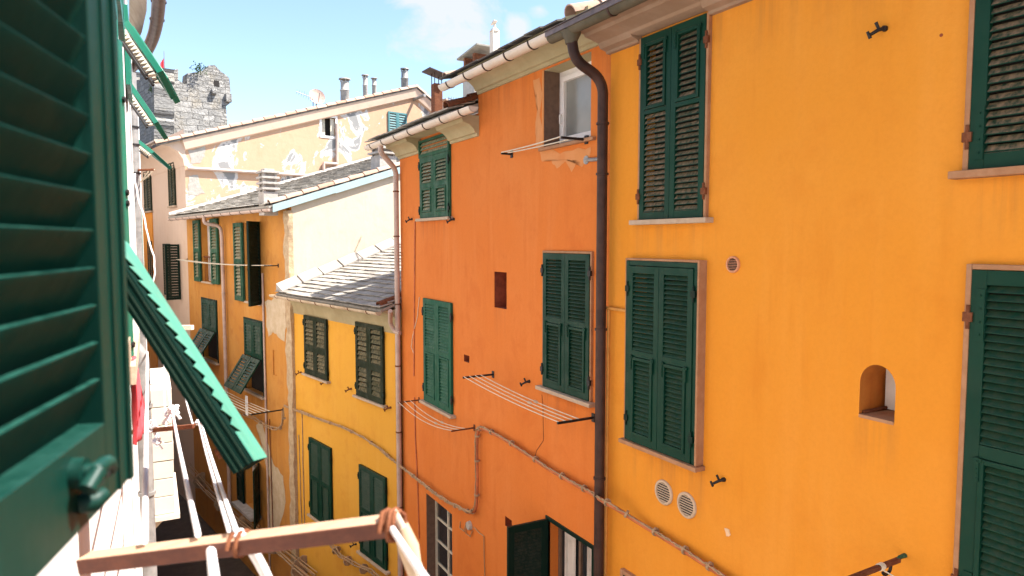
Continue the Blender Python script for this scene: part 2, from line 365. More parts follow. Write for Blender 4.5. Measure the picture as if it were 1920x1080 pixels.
# ------------------------------------------------------------------ building blocks
def wall_face(mb, F, s0, s1, z0, z1, holes=()):
    """A wall face with real openings: holes = dicts a0,a1,b0,b1,depth,arch,back."""
    xs = sorted({s0, s1, *[h[k] for h in holes for k in ('a0', 'a1')]}); zs = sorted({z0, z1, *[h[k] for h in holes for k in ('b0', 'b1')]})
    xs = [x for x in xs if s0 <= x <= s1]; zs = [z for z in zs if z0 <= z <= z1]
    for i in range(len(xs) - 1):
        for j in range(len(zs) - 1):
            xm, zm = (xs[i] + xs[i + 1]) / 2, (zs[j] + zs[j + 1]) / 2
            if any(h['a0'] < xm < h['a1'] and h['b0'] < zm < h['b1'] for h in holes): continue
            mb.poly(F.p(xs[i], 0, zs[j]), F.p(xs[i + 1], 0, zs[j]), F.p(xs[i + 1], 0, zs[j + 1]), F.p(xs[i], 0, zs[j + 1]))
    for h in holes:
        a0, a1, b0, b1, d = h['a0'], h['a1'], h['b0'], h['b1'], h.get('depth', .18)
        if h.get('arch'):
            r = (a1 - a0) / 2; k = min(r * 1.1, (b1 - b0) * .5); mid = (a0 + a1) / 2; n = 14
            arc = [(mid - r * math.cos(math.pi * i / n), b1 - k + k * math.sin(math.pi * i / n)) for i in range(n + 1)]
            for i in range(n):
                c = (a0, b1) if i < n / 2 else (a1, b1)
                mb.poly(F.p(c[0], 0, c[1]), F.p(arc[i][0], 0, arc[i][1]), F.p(arc[i + 1][0], 0, arc[i + 1][1]))
            out = [(a0, b0)] + arc + [(a1, b0)]
        else: out = [(a0, b0), (a0, b1), (a1, b1), (a1, b0)]
        if not h.get('no_reveal'):
            for i in range(len(out)):
                p, q = out[i], out[(i + 1) % len(out)]
                mb.poly(F.p(p[0], 0, p[1]), F.p(q[0], 0, q[1]), F.p(q[0], -d, q[1]), F.p(p[0], -d, p[1]))
        if h.get('back', False): mb.poly(*[F.p(x, -d, z) for x, z in out])
def niche_lining(mb, F, h):
    a0, a1, b0, b1, d = h['a0'], h['a1'], h['b0'], h['b1'], h['depth']
    if h.get('arch'):
        r = (a1 - a0) / 2; k = min(r * 1.1, (b1 - b0) * .5); mid = (a0 + a1) / 2; n = 14
        out = [(a0, b0)] + [(mid - r * math.cos(math.pi * i / n), b1 - k + k * math.sin(math.pi * i / n)) for i in range(n + 1)] + [(a1, b0)]
    else: out = [(a0, b0), (a0, b1), (a1, b1), (a1, b0)]
    for i in range(len(out)):
        p, q = out[i], out[(i + 1) % len(out)]
        mb.poly(F.p(p[0], -.004, p[1]), F.p(q[0], -.004, q[1]), F.p(q[0], -d, q[1]), F.p(p[0], -d, p[1]))
    mb.poly(*[F.p(x, -d, z) for x, z in out])
def shell(mb, F, s0, s1, z0, z1, dep, rise=0, near=True, far=True):   # the rest of the house body behind its street face
    for s, on in ((s0, near), (s1, far)):
        if on: mb.poly(F.p(s, 0, z0), F.p(s, 0, z1), F.p(s, -dep, z1 + rise), F.p(s, -dep, z0))
    mb.poly(F.p(s0, -dep, z0), F.p(s1, -dep, z0), F.p(s1, -dep, z1 + rise), F.p(s0, -dep, z1 + rise))

def hole(r, depth=.16, pad=0, **k): return dict(a0=r[0] + pad, a1=r[1] - pad, b0=r[2] + pad, b1=r[3] - pad, depth=depth, **k)

def slats(mb, L, a0, a1, c0, c1, t, pitch, flip=False, jit=0, gap=False):
    n = max(2, round((c1 - c0) / pitch)); p = (c1 - c0) / n; ov = 1.02 if gap else .78
    for i in range(n):
        z = c0 + p * i; j = random.uniform(-jit, jit); k = random.uniform(-jit, jit)
        lo, hi = (t - .003, .006) if not flip else (.006, t - .003)
        th = min(.010, p * .16); z0, z1 = z + .002 + j, z + p * ov + k
        q = [(lo, z0), (hi, z1), (hi, z1 + th), (lo, z0 + th)]
        mb.add([L.p(a0, b, c) for b, c in q] + [L.p(a1, b, c + (k - j) * .6) for b, c in q], [(0, 1, 2, 3), (7, 6, 5, 4), (0, 4, 5, 1), (1, 5, 6, 2), (2, 6, 7, 3), (3, 7, 4, 0)])
def leaf(L, w, h, style, mat, parent, flip=False, t=.04, st=None, pitch=.045, jit=0, label=None, gap=False):
    jit = max(jit, .0014)
    """One louvred shutter leaf in its own frame: ex across, ey outward, ez up."""
    st = st or w * .15; mb = MB()
    mb.box(L, 0, st, 0, t, 0, h); mb.box(L, w - st, w, 0, t, 0, h)
    def rail(c0, c1): mb.box(L, st, w - st, 0, t, c0, c1)
    def inner(c0, c1, f=.035):            # a tilting flap: its own thin frame with slats
        g = .004
        mb.box(L, st + g, st + f, .004, t + .012, c0 + g, c1 - g); mb.box(L, w - st - f, w - st - g, .004, t + .012, c0 + g, c1 - g)
        mb.box(L, st + f, w - st - f, .004, t + .012, c0 + g, c0 + f); mb.box(L, st + f, w - st - f, .004, t + .012, c1 - f, c1 - g)
        slats(mb, L, st + f, w - st - f, c0 + f, c1 - f, t, pitch, flip, jit)
    rl = st * 1.05
    if style == 'flap_below':             # slats above, middle rail, flap below
        md = h * .49
        rail(0, rl); rail(h - rl, h); rail(md, md + rl * .9)
        slats(mb, L, st, w - st, md + rl * .9, h - rl, t, pitch, flip, jit); inner(rl, md)
    elif style == 'flap_above':
        md = h * .60
        rail(0, rl); rail(h - rl, h); rail(md - rl * .6, md)
        slats(mb, L, st, w - st, rl, md - rl * .6, t, pitch, flip, jit); inner(md, h - rl)
    elif style == 'two':
        md = h * .40
        rail(0, rl * 1.3); rail(h - rl, h); rail(md, md + rl * 1.6)
        slats(mb, L, st, w - st, md + rl * 1.6, h - rl, t, pitch, flip, jit)
        q = st + .02; mb.box(L, st, q, .004, t - .003, rl * 1.3, md); mb.box(L, w - q, w - st, .004, t - .003, rl * 1.3, md)
        slats(mb, L, q, w - q, rl * 1.3, md, t, pitch, flip, jit)
    elif style == 'plain':
        rail(0, rl); rail(h - rl, h); slats(mb, L, st, w - st, rl, h - rl, t, pitch, flip, jit, gap)
    return mb.build('shutter', mat, parent, bevel=.003, label=label)
def hinge(F, s, z, parent, mat=None, k=1.0, d=.05):
    mb = MB()
    mb.box(F, s - .028 * k, s + .028 * k, d, d + .03 * k, z - .03 * k, z + .03 * k)
    mb.tube([F.p(s, d + .02, z - .075 * k), F.p(s, d + .02, z + .075 * k)], .012 * k, 8)
    mb.build('hinge', mat or M['iron'], parent, bevel=.002)
def hook(F, s, z, parent, mat=None, k=1.0, tilt=0.0):
    """Cast shutter catch: a stud in the wall, an arm down and out, a small head."""
    mb = MB()
    mb.tube([F.p(s, -.01, z), F.p(s, .03 * k, z)], [.026 * k, .022 * k], 10)
    mb.tube([F.p(s, .02 * k, z), F.p(s + .02 * k, .06 * k, z - .012 * k), F.p(s + .06 * k, .10 * k, z - .045 * k)], [.016 * k, .016 * k, .014 * k], 8)
    mb.tube([F.p(s + .02 * k, .05 * k, z - .01 * k), F.p(s + .035 * k, .075 * k, z + .05 * k)], [.012 * k, .014 * k], 8)
    mb.tube([F.p(s + .06 * k, .10 * k, z - .075 * k), F.p(s + .075 * k, .12 * k, z - .02 * k)], [.015 * k, .012 * k], 8)
    mb.build('shutter_catch', mat or M['iron'], parent, bevel=.002)
def window(F, r, house, mat, style='flap_below', frame=None, fw=.045, fd=.05, sill=True, hinges=True, pitch=.045, jit=0, hmat=None, label=None, plates=False, sill_mat=None, flap_open=0, top=True, proud=.0):
    s0, s1, z0, z1 = r
    mb = MB(); fm = frame or M['trim']
    if fw:
        mb.box(F, s0 - fw, s0, -.05, fd, z0, z1 + (fw if top else 0)); mb.box(F, s1, s1 + fw, -.05, fd, z0, z1 + (fw if top else 0))
        if top: mb.box(F, s0, s1, -.05, fd - .003, z1, z1 + fw)
    else:
        mb.box(F, s0, s1, -.14, -.10, z0, z0 + .05); mb.box(F, s0, s1, -.14, -.10, z1 - .05, z1)
        mb.box(F, s0, s0 + .05, -.14, -.10, z0 + .05, z1 - .05); mb.box(F, s1 - .05, s1, -.14, -.10, z0 + .05, z1 - .05)
    w = mb.build('window', fm, house, bevel=.004, label=label)
    pb = MB(); pb.box(F, s0 - .02, s1 + .02, -.165, -.15, z0 - .02, z1 + .02); pb.build('pane', M['dark_room'], w)
    if sill:
        sb = MB(); sb.box(F, s0 - .09, s1 + .09, -.12, .10, z0 - .05, z0 - .002); sb.build('sill', sill_mat or M['sill'], w, bevel=.005)
    lw = (s1 - s0) / 2 - .003; L0 = F.shift(s0 + .001, .006 + proud, z0 + .004); L1 = F.shift((s0 + s1) / 2 + .002, .006 + proud, z0 + .004); h = z1 - z0 - .008
    leaf(L0, lw, h, style, mat, w, pitch=pitch, jit=jit); leaf(L1, lw, h, style, mat, w, pitch=pitch, jit=jit)
    if flap_open:
        for L in (L0, L1):
            top_z = h * .5; ca, sa = math.cos(flap_open), math.sin(flap_open)
            G = Frame(L.p(.01, .045, top_z), F.ex, F.ey * ca + Z * sa, Z * ca - F.ey * sa)
            G.o = G.o - G.ez * (h * .5)
            leaf(G, lw - .02, h * .5, 'plain', mat, w, pitch=pitch, st=lw * .11, t=.03)
    if hinges:
        for s in (s0 - .01, s1 + .01):
            for z in (z0 + (z1 - z0) * .13, z0 + (z1 - z0) * .87): hinge(F, s, z, w, hmat or mat, d=.03 + proud)
    if plates:
        for s in (s0 + lw * .15, s0 + lw * .85, s1 - lw * .85, s1 - lw * .15):
            z = z0 + (z1 - z0) * (.47 if plates == 'mid' else .93); pl = MB()
            pl.box(F, s - .012, s + .012, .05 + proud, .066 + proud, z - .10, z + .05); pl.box(F, s - .024, s + .024, .05 + proud, .064 + proud, z + .02, z + .045)
            for dz in (-.08, -.05, -.02, .03): pl.tube([F.p(s, .06 + proud, z + dz), F.p(s, .071 + proud, z + dz)], .005, 6)
            pl.build('hinge', mat, w)
    return w
def gutter(F, a0, a1, o, z, r, mat, parent, n=5, bmat=None, drop=0):
    d = (F.ex * (a1 - a0) + Z * drop).normalized(); ln = (a1 - a0)
    G = Frame(F.p(a0, o, z), d, F.ey, Z)
    mb = MB(); mb.half_pipe(G, r, 0, ln); mb.sweep(G, [(r * math.cos(math.pi + math.pi * k / 10) * .99, r * math.sin(math.pi + math.pi * k / 10) * .99) for k in range(11)], 0, .008)
    mb.sweep(G, [(r * math.cos(math.pi + math.pi * k / 10) * .99, r * math.sin(math.pi + math.pi * k / 10) * .99) for k in range(11)], ln - .008, ln)
    g = mb.build('gutter', mat, parent, smooth=50)
    for i in range(n):
        a = ln * (i + .5) / n; b = MB(); b.half_pipe(G, r + .008, a - .012, a + .012, t=.012); b.build('gutter_bracket', bmat or mat, g)
    return g
def downpipe(pts, r, mat, parent, clamps=(), seg=14, fr=.22, cmat=None):
    mb = MB(); mb.tube(fillet(pts, fr, 7), r, seg); p = mb.build('downpipe', mat, parent, smooth=50)
    for c in clamps:
        b = MB(); c = Vector(c); b.tube([c - Z * .012, c + Z * .012], r * 1.22, seg); b.build('pipe_clamp', cmat or mat, p)
    return p
def slate_field(mb, o, ex, up, w, ln, sw=.32, ex_len=.20, jit=.012):
    nrm = Vector(ex).cross(Vector(up)).normalized(); nrm = nrm if nrm.z > 0 else -nrm
    rows = int(ln / ex_len)
    for j in range(rows):
        a = -random.uniform(0, sw)
        while a < w:
            ws = sw * random.uniform(.75, 1.25); b0, b1 = max(a, 0), min(a + ws, w); a += ws
            if b1 - b0 < .04: continue
            y0 = j * ex_len + random.uniform(-jit, jit); y1 = y0 + ex_len * 1.35
            h0 = .032 + random.uniform(0, .016); h1 = .004; th = .018
            P = lambda a_, y_, h_: o + ex * a_ + up * y_ + nrm * h_
            g = .006; sk = random.uniform(-jit, jit)
            mb.hexa([P(b0 + g, y0, h0), P(b1 - g, y0 + sk, h0), P(b1 - g, y1, h1), P(b0 + g, y1, h1)],
                    [P(b0 + g, y0, h0 + th), P(b1 - g, y0 + sk, h0 + th), P(b1 - g, y1, h1 + th), P(b0 + g, y1, h1 + th)])
def slab(mb, o, ex, up, w, ln, t):
    nrm = Vector(ex).cross(Vector(up)).normalized(); nrm = nrm if nrm.z > 0 else -nrm
    c = [o, o + ex * w, o + ex * w + up * ln, o + up * ln]; mb.hexa([p - nrm * t for p in c], c)
def barrel_row(mb, a, b, n, r, up, lap=1.18, side=None):
    """Half-round tiles laid end to end from a to b."""
    a, b = Vector(a), Vector(b); d = (b - a) / n; dn = d.normalized(); sd = dn.cross(up).normalized(); u2 = sd.cross(dn)
    for i in range(n):
        p0 = a + d * i + u2 * random.uniform(0, .012); p1 = p0 + d * lap; k0, k1 = r * 1.0, r * .82
        sg = 8; vs = []
        for p, k, l in ((p0, k0, .0), (p1, k1, -.012)):
            for q in (1.0, .86):
                vs += [p + u2 * l + (sd * math.cos(math.pi * t / sg) + u2 * math.sin(math.pi * t / sg)) * k * q for t in range(sg + 1)]
        m = sg + 1; fs = []
        for t in range(sg):
            fs += [(t, t + 1, 2 * m + t + 1, 2 * m + t), (m + t + 1, m + t, 3 * m + t, 3 * m + t + 1), (t + 1, t, m + t, m + t + 1), (2 * m + t, 2 * m + t + 1, 3 * m + t + 1, 3 * m + t)]
        fs += [(0, 2 * m, 3 * m, m), (sg, m + sg, 3 * m + sg, 2 * m + sg)]
        mb.add(vs, fs)
def blob_patch(mb, P, pts, off=.004):
    """An irregular flat scab of plaster on a wall: outline given as image survey points."""
    c = [Vector(P.pt(x, y, off)) for x, y in pts]; out = []
    for i in range(len(c)):
        a, b = c[i], c[(i + 1) % len(c)]
        for k in range(4):
            q = a.lerp(b, k / 4) + (P.ex * random.uniform(-1, 1) + Z * random.uniform(-1, 1)) * (b - a).length * .07; out.append(q)
    mid = sum(out, Vector()) / len(out)
    for i in range(len(out)): mb.poly(mid, out[i], out[(i + 1) % len(out)])
def pix_col(p):
    v = CR.transposed() @ (Vector(p) - CP); return 960 - FPX * v.x / v.z
def z_at(p, py, px=None):
    d = ray(px if px is not None else pix_col(p), py); h = Vector((d.x, d.y)); q = Vector((p.x, p.y))
    return CZ + q.dot(h) / h.dot(h) * d.z

# ------------------------------------------------------------------ setting
mb = MB(); mb.poly((-600, -600, 0), (600, -600, 0), (600, 600, 0), (-600, 600, 0))
mb.build('street', M['street'])['kind'] = 'structure'

PA = street_plane((4.60, 0), 0); PB = street_plane((4.655, 0), 0)
sAB = PA.hit(1141, 600)[0]                              # where the golden house meets the orange one
sB1 = PB.hit(753, 600)[0]                               # far end of the orange house
PC = street_plane(PB.p(sB1, 0, 0), 9.9)                 # the street bends to the left from here
tD = PC.hit(553, 700)[0]; tE = PC.hit(351, 450)[0]; tF = tE + 9
UPR = lambda P, sl: (-P.ey * math.cos(sl) + Z * math.sin(sl))

# ================================================================== golden house on the right
GH = thing('town_house', 'golden orange house nearest on the right, with arched niche and round wall vents', 'house', PA.p(2, 0, 0))
aU = PA.rect(1206, 1327, 75, 410); aU = (aU[0], aU[1], aU[2], CZ + 2.02)
aL = PA.rect(1190, 1311, 500, 846)
s = PA.hit(1829, 160)[0]; aRU = (s - 1.15, s, PA.hit(1822, 320)[1], CZ + 2.0)
s = PA.hit(1818, 760)[0]; aRL = (s - 1.15, s, CZ - 2.45, PA.hit(1818, 504)[1])
aN = PA.rect(1611, 1679, 684, 787)
aB = PA.hit(1172, 1065); aBot = (aB[0] - 1.0, aB[0] - .02, aB[1] - 1.3, aB[1] - .05)
niche = hole(aN, .36, arch=True)
mb = MB()
topA = CZ + 2.17
wall_face(mb, PA, -5, sAB, 0, topA, [hole(aU, .17, .004), hole(aL, .17, .004), hole(aRU, .17, .004), hole(aRL, .17, .004), dict(niche, no_reveal=True), hole(aBot, .17)])
shell(mb, PA, -5, sAB, 0, topA, 9)
mb.build('wall', M['golden'], GH)
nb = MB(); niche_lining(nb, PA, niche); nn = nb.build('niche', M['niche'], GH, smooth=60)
nb = MB(); nb.box(PA, aN[0] + .012, aN[1] - .02, -.305, -.285, aN[2] + .02, aN[3] - .07); nb.build('niche_pane', M['white_frame'], nn)
nb = MB(); nb.tube([PA.p(aN[1] - .01, -.04, aN[2] + .02), PA.p(aN[1] - .03, -.30, aN[2] + .03)], .014); nb.build('niche_ledge', M['rust'], nn)
nb = MB(); nb.box(PA, aN[0] + .004, aN[1] - .004, -.34, .004, aN[2] - .012, aN[2] + .012); nb.build('niche_floor', M['trim'], nn)
window(PA, aU, GH, M['green_dusty'], 'flap_above', fw=.030, fd=.04, plates='top', hmat=M['rust'], pitch=.052, top=False)
# lower window: a green outer frame standing proud of the wall on a stone surround
w = window(PA, aL, GH, M['green'], 'flap_below', frame=M['green'], fw=.050, fd=.085, plates='mid', pitch=.047, proud=.05, sill=False, hmat=M['green_dark'])
mb = MB(); a0, a1, c0, c1 = aL
mb.box(PA, a0 - .075, a0 - .052, -.02, .095, c0, c1 + .075); mb.box(PA, a1 + .052, a1 + .075, -.02, .075, c0, c1 + .075); mb.box(PA, a0 - .052, a1 + .052, -.02, .072, c1 + .052, c1 + .075)
mb.build('surround', M['trim'], w, bevel=.003)
mb = MB(); mb.box(PA, a0 - .10, a1 + .10, -.05, .125, c0 - .045, c0 - .003); mb.build('sill', M['trim'], w, bevel=.004)
for r, nm, st in ((aRU, 'up', 'plain'), (aRL, 'lo', 'flap_below')):
    window(PA, r, GH, M['green_dusty'] if nm == 'up' else M['green'], st, fw=.032, fd=.05, plates='mid' if nm == 'lo' else False, hmat=M['rust'], pitch=.050, sill=(nm == 'up'), sill_mat=M['trim'])
    for zz in (r[2] + .22, r[3] - .28):
        mb = MB(); mb.box(PA, r[1] - .085, r[1] - .035, .045, .056, zz - .16, zz + .16)
        for q in (-.12, -.04, .04, .12): mb.tube([PA.p(r[1] - .06, .05, zz + q), PA.p(r[1] - .06, .063, zz + q)], .007, 6)
        mb.build('hinge_plate', M['green'], GH.children[-1])
window(PA, aBot, GH, M['green_dark'], 'plain', fw=.045, fd=.05, sill=False)
# stepped cornice with its gutter
prof = lambda z, k=.50: [(b, z + c * k) for b, c in [(-.02, 0), (.05, 0), (.06, .05), (.13, .085), (.15, .14), (.16, .19), (.27, .25), (.33, .27), (.35, .33), (.44, .35), (.44, .40), (-.02, .40)]]
mb = MB(); zc = CZ + 1.99
mb.sweep(PA, prof(zc), aU[1] + .035, sAB + .02)
mb.sweep(PA, [(-.02, zc + .06)] + [(b, max(c, zc + .06)) for b, c in prof(zc)[3:]], aU[0] - .035, aU[1] + .035)
mb.sweep(PA, prof(zc), -5, aU[0] - .035)
mb.build('cornice', M['brown_cornice'], GH, bevel=.004)
gz = CZ + 2.195
gutter(PA, -5, sAB + .40, .50, gz, .066, M['copper'], GH, 16, M['pipe_brown'])
mb = MB(); slab(mb, PA.p(-5, .50, gz + .03), PA.ex, UPR(PA, R(20)), 5 + sAB + .30, 7, .04); rf = mb.build('roof', M['slate'], GH)
mb = MB(); mb.box(PA, -5, sAB + .40, .570, .582, gz - .01, gz + .045); mb.hexa([PA.p(-5, .37, gz + .12), PA.p(sAB + .40, .37, gz + .12), PA.p(sAB + .40, .597, gz + .046), PA.p(-5, .597, gz + .046)], [PA.p(-5, .37, gz + .128), PA.p(sAB + .40, .37, gz + .128), PA.p(sAB + .40, .597, gz + .052), PA.p(-5, .597, gz + .052)])
mb.build('flashing', M['flash'], rf)
mb = MB(); e = PA.p(sAB + .16, .42, gz + .19); barrel_row(mb, e, e + UPR(PA, R(20)) * 5, 13, .10, Z); mb.build('ridge_tiles', M['tile'], rf)
# the big brown downpipe swings from the gutter back to the wall between the two houses
pz = lambda y, o, s: z_at(PA.p(s, o, 0), y)
def on_wall(P, px, py, o): s_ = column_on(P.p(0, o, 0), P.ex, px); q = P.p(s_, o, 0); q.z = z_at(q, py, px); return q
g0 = on_wall(PA, 1069, 66, .48); wp_ = on_wall(PA, 1128, 300, .12)
low = lambda z: Vector((wp_.x, wp_.y, z))
downpipe([g0, on_wall(PA, 1075, 112, .46), low(on_wall(PA, 1128, 150, .12).z), low(CZ + 1.0), low(.2)], .056, M['pipe_brown'], GH,
         [low(CZ + q) for q in (1.25, .72, -.95, -2.6, -4.4)], fr=.16)
mb = MB(); mb.lathe(Vector((g0.x, g0.y, gz - .15)), [(.062, 0), (.070, .04), (.10, .10), (.105, .13)], 14); mb.build('gutter_outlet', M['copper'], GH, smooth=60)
# round vents
def vent(P, px, py, rad, mat, parent):
    s, z = P.hit(px, py); F = P.shift(s, 0, z); mb = MB(); n = 28
    c = lambda r, o: [F.p(r * math.cos(2 * math.pi * k / n), o, r * math.sin(2 * math.pi * k / n)) for k in range(n)]
    rings = [c(rad, 0), c(rad, .014), c(rad * .93, .022), c(rad * .80, .020), c(rad * .78, .004)]
    mb.add([p for r in rings for p in r], [(i * n + k, i * n + (k + 1) % n, (i + 1) * n + (k + 1) % n, (i + 1) * n + k) for i in range(4) for k in range(n)])
    v = mb.build('vent', mat, parent, smooth=50)
    bk = MB(); bk.poly(*c(rad * .79, .0015)); bk.build('vent_hole', M['dark_room'], v)
    sl = MB(); m = 8
    for i in range(m):
        zz = -rad * .78 + 2 * rad * .78 * (i + .5) / m; hw = math.sqrt(max(0, (rad * .79) ** 2 - zz * zz))
        e_ = rad * .78 * 2 / m; q = [(.016, zz - e_ * .16), (.009, zz + e_ * .06), (.009, zz + e_ * .18), (.016, zz - e_ * .02)]
        sl.sweep(F, q, -hw, hw)
    sl.build('vent_grille', mat, v)
vent(PA, 1375.5, 496, .073, M['vent_pink'], GH); vent(PA, 1245.5, 923, .125, M['vent_white'], GH); vent(PA, 1288.5, 947, .125, M['vent_white'], GH)
for px, py in ((1660, 54), (1358, 899)):
    hook(PA, *PA.hit(px, py), GH, k=.85)
mb = MB(); s, z = PA.hit(1765, 66)
mb.tube([PA.p(s, .001, z), PA.p(s, .003, z)], .011, 10); mb.build('bolt_hole', M['hole'], GH)
mb = MB(); blob_patch(mb, PA, [(1358, 990), (1367, 992), (1370, 1004), (1362, 1007)]); mb.build('repair_patch', M['patch'], GH)
# thin golden conduit beside the downpipe and its elbow
a = PA.pt(1141, 578, .035); b = PA.pt(1180, 578, .035)
mb = MB(); b.z = a.z; mb.tube([a, b], .016, 10); s_ = PA.hit(1141, 578)[0]
mb.tube([a, PA.p(s_, .035, .2)], .017, 10); mb.tube([a - PA.ex * .014, a + PA.ex * .03], .024, 10); mb.tube([a.lerp(b, .93), b], .021, 10)
mb.build('conduit', M['conduit_gold'], GH)
mb = MB(); s = PA.hit(1700, 1045)[0]

# ================================================================== orange house
OH = thing('town_house', 'terracotta orange house between the big brown downpipe and the yellow house', 'house', PB.p(sAB + 3, 0, 0))
bR = PB.rect(1023, 1110, 475, 738); bL = PB.rect(798, 850, 563, 763); bU = PB.rect(791, 845, 290, 408)
sS = PB.hit(897, 220)[0]                                # where the eaves step down
bWt = PB.rect(1020, 1108, 128, 272); bWt = (bWt[0], bWt[1], PB.hit(1020, 278)[1], CZ + 2.135)
bH = PB.rect(927, 950, 510, 578); bH2 = PB.rect(870, 880, 666, 679)
bD = PB.rect(800, 848, 950, 1110); bD = (bD[0], bD[1], CZ - 7.2, PB.hit(824, 945)[1])
bO = PB.rect(1028, 1111, 985, 1200); bO = (bO[0], bO[1], CZ - 4.9, PB.hit(1070, 1002)[1])
bH3 = PB.rect(947, 960, 972, 990)
hi, lo = CZ + 2.30, CZ + 1.62
mb = MB(); ho = [hole(bR, .17, .004), hole(bL, .17, .004), hole(bU, .17, .004), hole(bWt, .32), hole(bH, .2, no_reveal=True), hole(bH2, .1, no_reveal=True), hole(bD, .24), hole(bO, .22), hole(bH3, .1, no_reveal=True)]
mbx = MB(); wall_face(mbx, PB, sAB, sB1, 0, lo + .28, [h for h in ho]); wall_face(mbx, PB, sAB, sS, lo + .28, hi + .28, [hole(bWt, .32, no_reveal=True)])
shell(mbx, PB, sAB, sB1, 0, lo + .28, 8, near=False)
mbx.poly(PB.p(sS, 0, lo + .28), PB.p(sS, -8, lo + .28), PB.p(sS, -8, hi + 2.8), PB.p(sS, 0, hi + .28))
mbx.build('wall', M['orange'], OH)
for h_ in (bH, bH2, bH3):
    nb = MB(); niche_lining(nb, PB, hole(h_, .2 if h_ is bH else .1)); nb.build('wall_hole', M['hole'], OH)
window(PB, bR, OH, M['green'], 'flap_below', fw=.028, fd=.035, plates='mid', pitch=.042, hmat=M['iron'])
window(PB, bL, OH, M['green_worn'], 'flap_below', fw=.0, pitch=.052, jit=.005, hmat=M['iron'], label='older green shutters with flaking, bleached slats')
w = window(PB, bU, OH, M['green_pale'], 'flap_below', fw=.03, fd=.035, frame=M['green_pale'], pitch=.062, top=False, hmat=M['green_dark'])
mb = MB(); F = PB.shift(bU[0] - .03, 0, bU[3]); wd = bU[1] - bU[0] + .06
mb.box(F, 0, wd, -.05, .05, 0, .05); mb.box(F, 0, wd, -.05, .05, .26, .30); mb.box(F, 0, .05, -.05, .05, .05, .26); mb.box(F, wd - .05, wd, -.05, .05, .05, .26)
slats(mb, F, .05, wd - .05, .05, .26, .04, .07); mb.build('transom', M['green_pale'], w)
# attic window with a white frame in a deep brown reveal
a0, a1, c0, c1 = bWt; mb = MB(); d0, d1 = -.30, -.23
mb.box(PB, a0, a1, d0, d1, c0, c0 + .07); mb.box(PB, a0, a1, d0, d1, c1 - .07, c1); mb.box(PB, a0, a0 + .06, d0, d1, c0 + .07, c1 - .07); mb.box(PB, a1 - .06, a1, d0, d1, c0 + .07, c1 - .07)
w = mb.build('window', M['white_frame'], OH, bevel=.004)
mb = MB(); q0, q1 = a0 + .065, a1 - .065; e0, e1 = -.275, -.205
mb.box(PB, q0, q1, e0, e1, c0 + .075, c0 + .14); mb.box(PB, q0, q1, e0, e1, c1 - .14, c1 - .075); mb.box(PB, q0, q0 + .065, e0, e1, c0 + .14, c1 - .14); mb.box(PB, q1 - .065, q1, e0, e1, c0 + .14, c1 - .14)
mb.build('sash', M['white_frame'], w, bevel=.006)
mb = MB(); mb.box(PB, q0 + .06, q1 - .06, -.262, -.25, c0 + .13, c1 - .13); mb.build('pane', M['glass_grey'], w)
mb = MB(); mb.tube(fillet([PB.p(q1 - .035, -.205, c0 + .30), PB.p(q1 - .035, -.17, c0 + .30), PB.p(q1 - .035, -.17, c0 + .42), PB.p(q1 - .035, -.205, c0 + .42)], .02, 4), .009); mb.build('handle', M['white_frame'], w)
mb = MB(); mb.box(PB, a1 - .008, a1 - .004, -.229, -.001, c0, c1); mb.build('reveal', M['brown_reveal'], w, label='brown painted reveal')
mb = MB(); mb.box(PB, a0 - .10, a1 + .06, -.23, .05, c0 - .035, c0 + .004); mb.build('sill', M['trim'], w, bevel=.004)
mb = MB(); mb.box(PB, a0 + .004, a1 - .009, -.229, -.001, c1 - .009, c1 - .004); mb.build('lintel', M['cove'], w)
mb = MB()
mb.box(PB, a1, a1 + .035, -.002, .006, c0 - .02, c1 + .0); mb.build('surround', M['patch_orange'], w)
# white glazing of the low left window
def casement(P, r, house, fmat, pmat, dep=.2, cols=1, rows=1, fw=.05, mw=.022, label=None):
    a0, a1, c0, c1 = r; mb = MB()
    mb.box(P, a0, a0 + fw, -dep, -dep + .05, c0, c1); mb.box(P, a1 - fw, a1, -dep, -dep + .05, c0, c1)
    mb.box(P, a0 + fw, a1 - fw, -dep, -dep + .05, c1 - fw, c1); mb.box(P, a0 + fw, a1 - fw, -dep, -dep + .05, c0, c0 + fw)
    for i in range(1, cols): x = a0 + fw + (a1 - a0 - 2 * fw) * i / cols; mb.box(P, x - mw, x + mw, -dep + .003, -dep + .047, c0 + fw, c1 - fw)
    for j in range(1, rows): z = c0 + fw + (c1 - c0 - 2 * fw) * j / rows; mb.box(P, a0 + fw, a1 - fw, -dep + .006, -dep + .042, z - mw * .7, z + mw * .7)
    w = mb.build('window', fmat, house, bevel=.003, label=label)
    pb = MB(); pb.box(P, a0 + .01, a1 - .01, -dep + .005, -dep + .018, c0 + .01, c1 - .01); pb.build('pane', pmat, w)
    return w
w = casement(PB, bD, OH, M['cream_frame'], M['glass'], .22, 2, 6, .045)
mb = MB(); mb.box(PB, bD[1] - .009, bD[1] - .004, -.168, -.001, bD[2], bD[3]); mb.build('reveal', M['brown_reveal'], w)
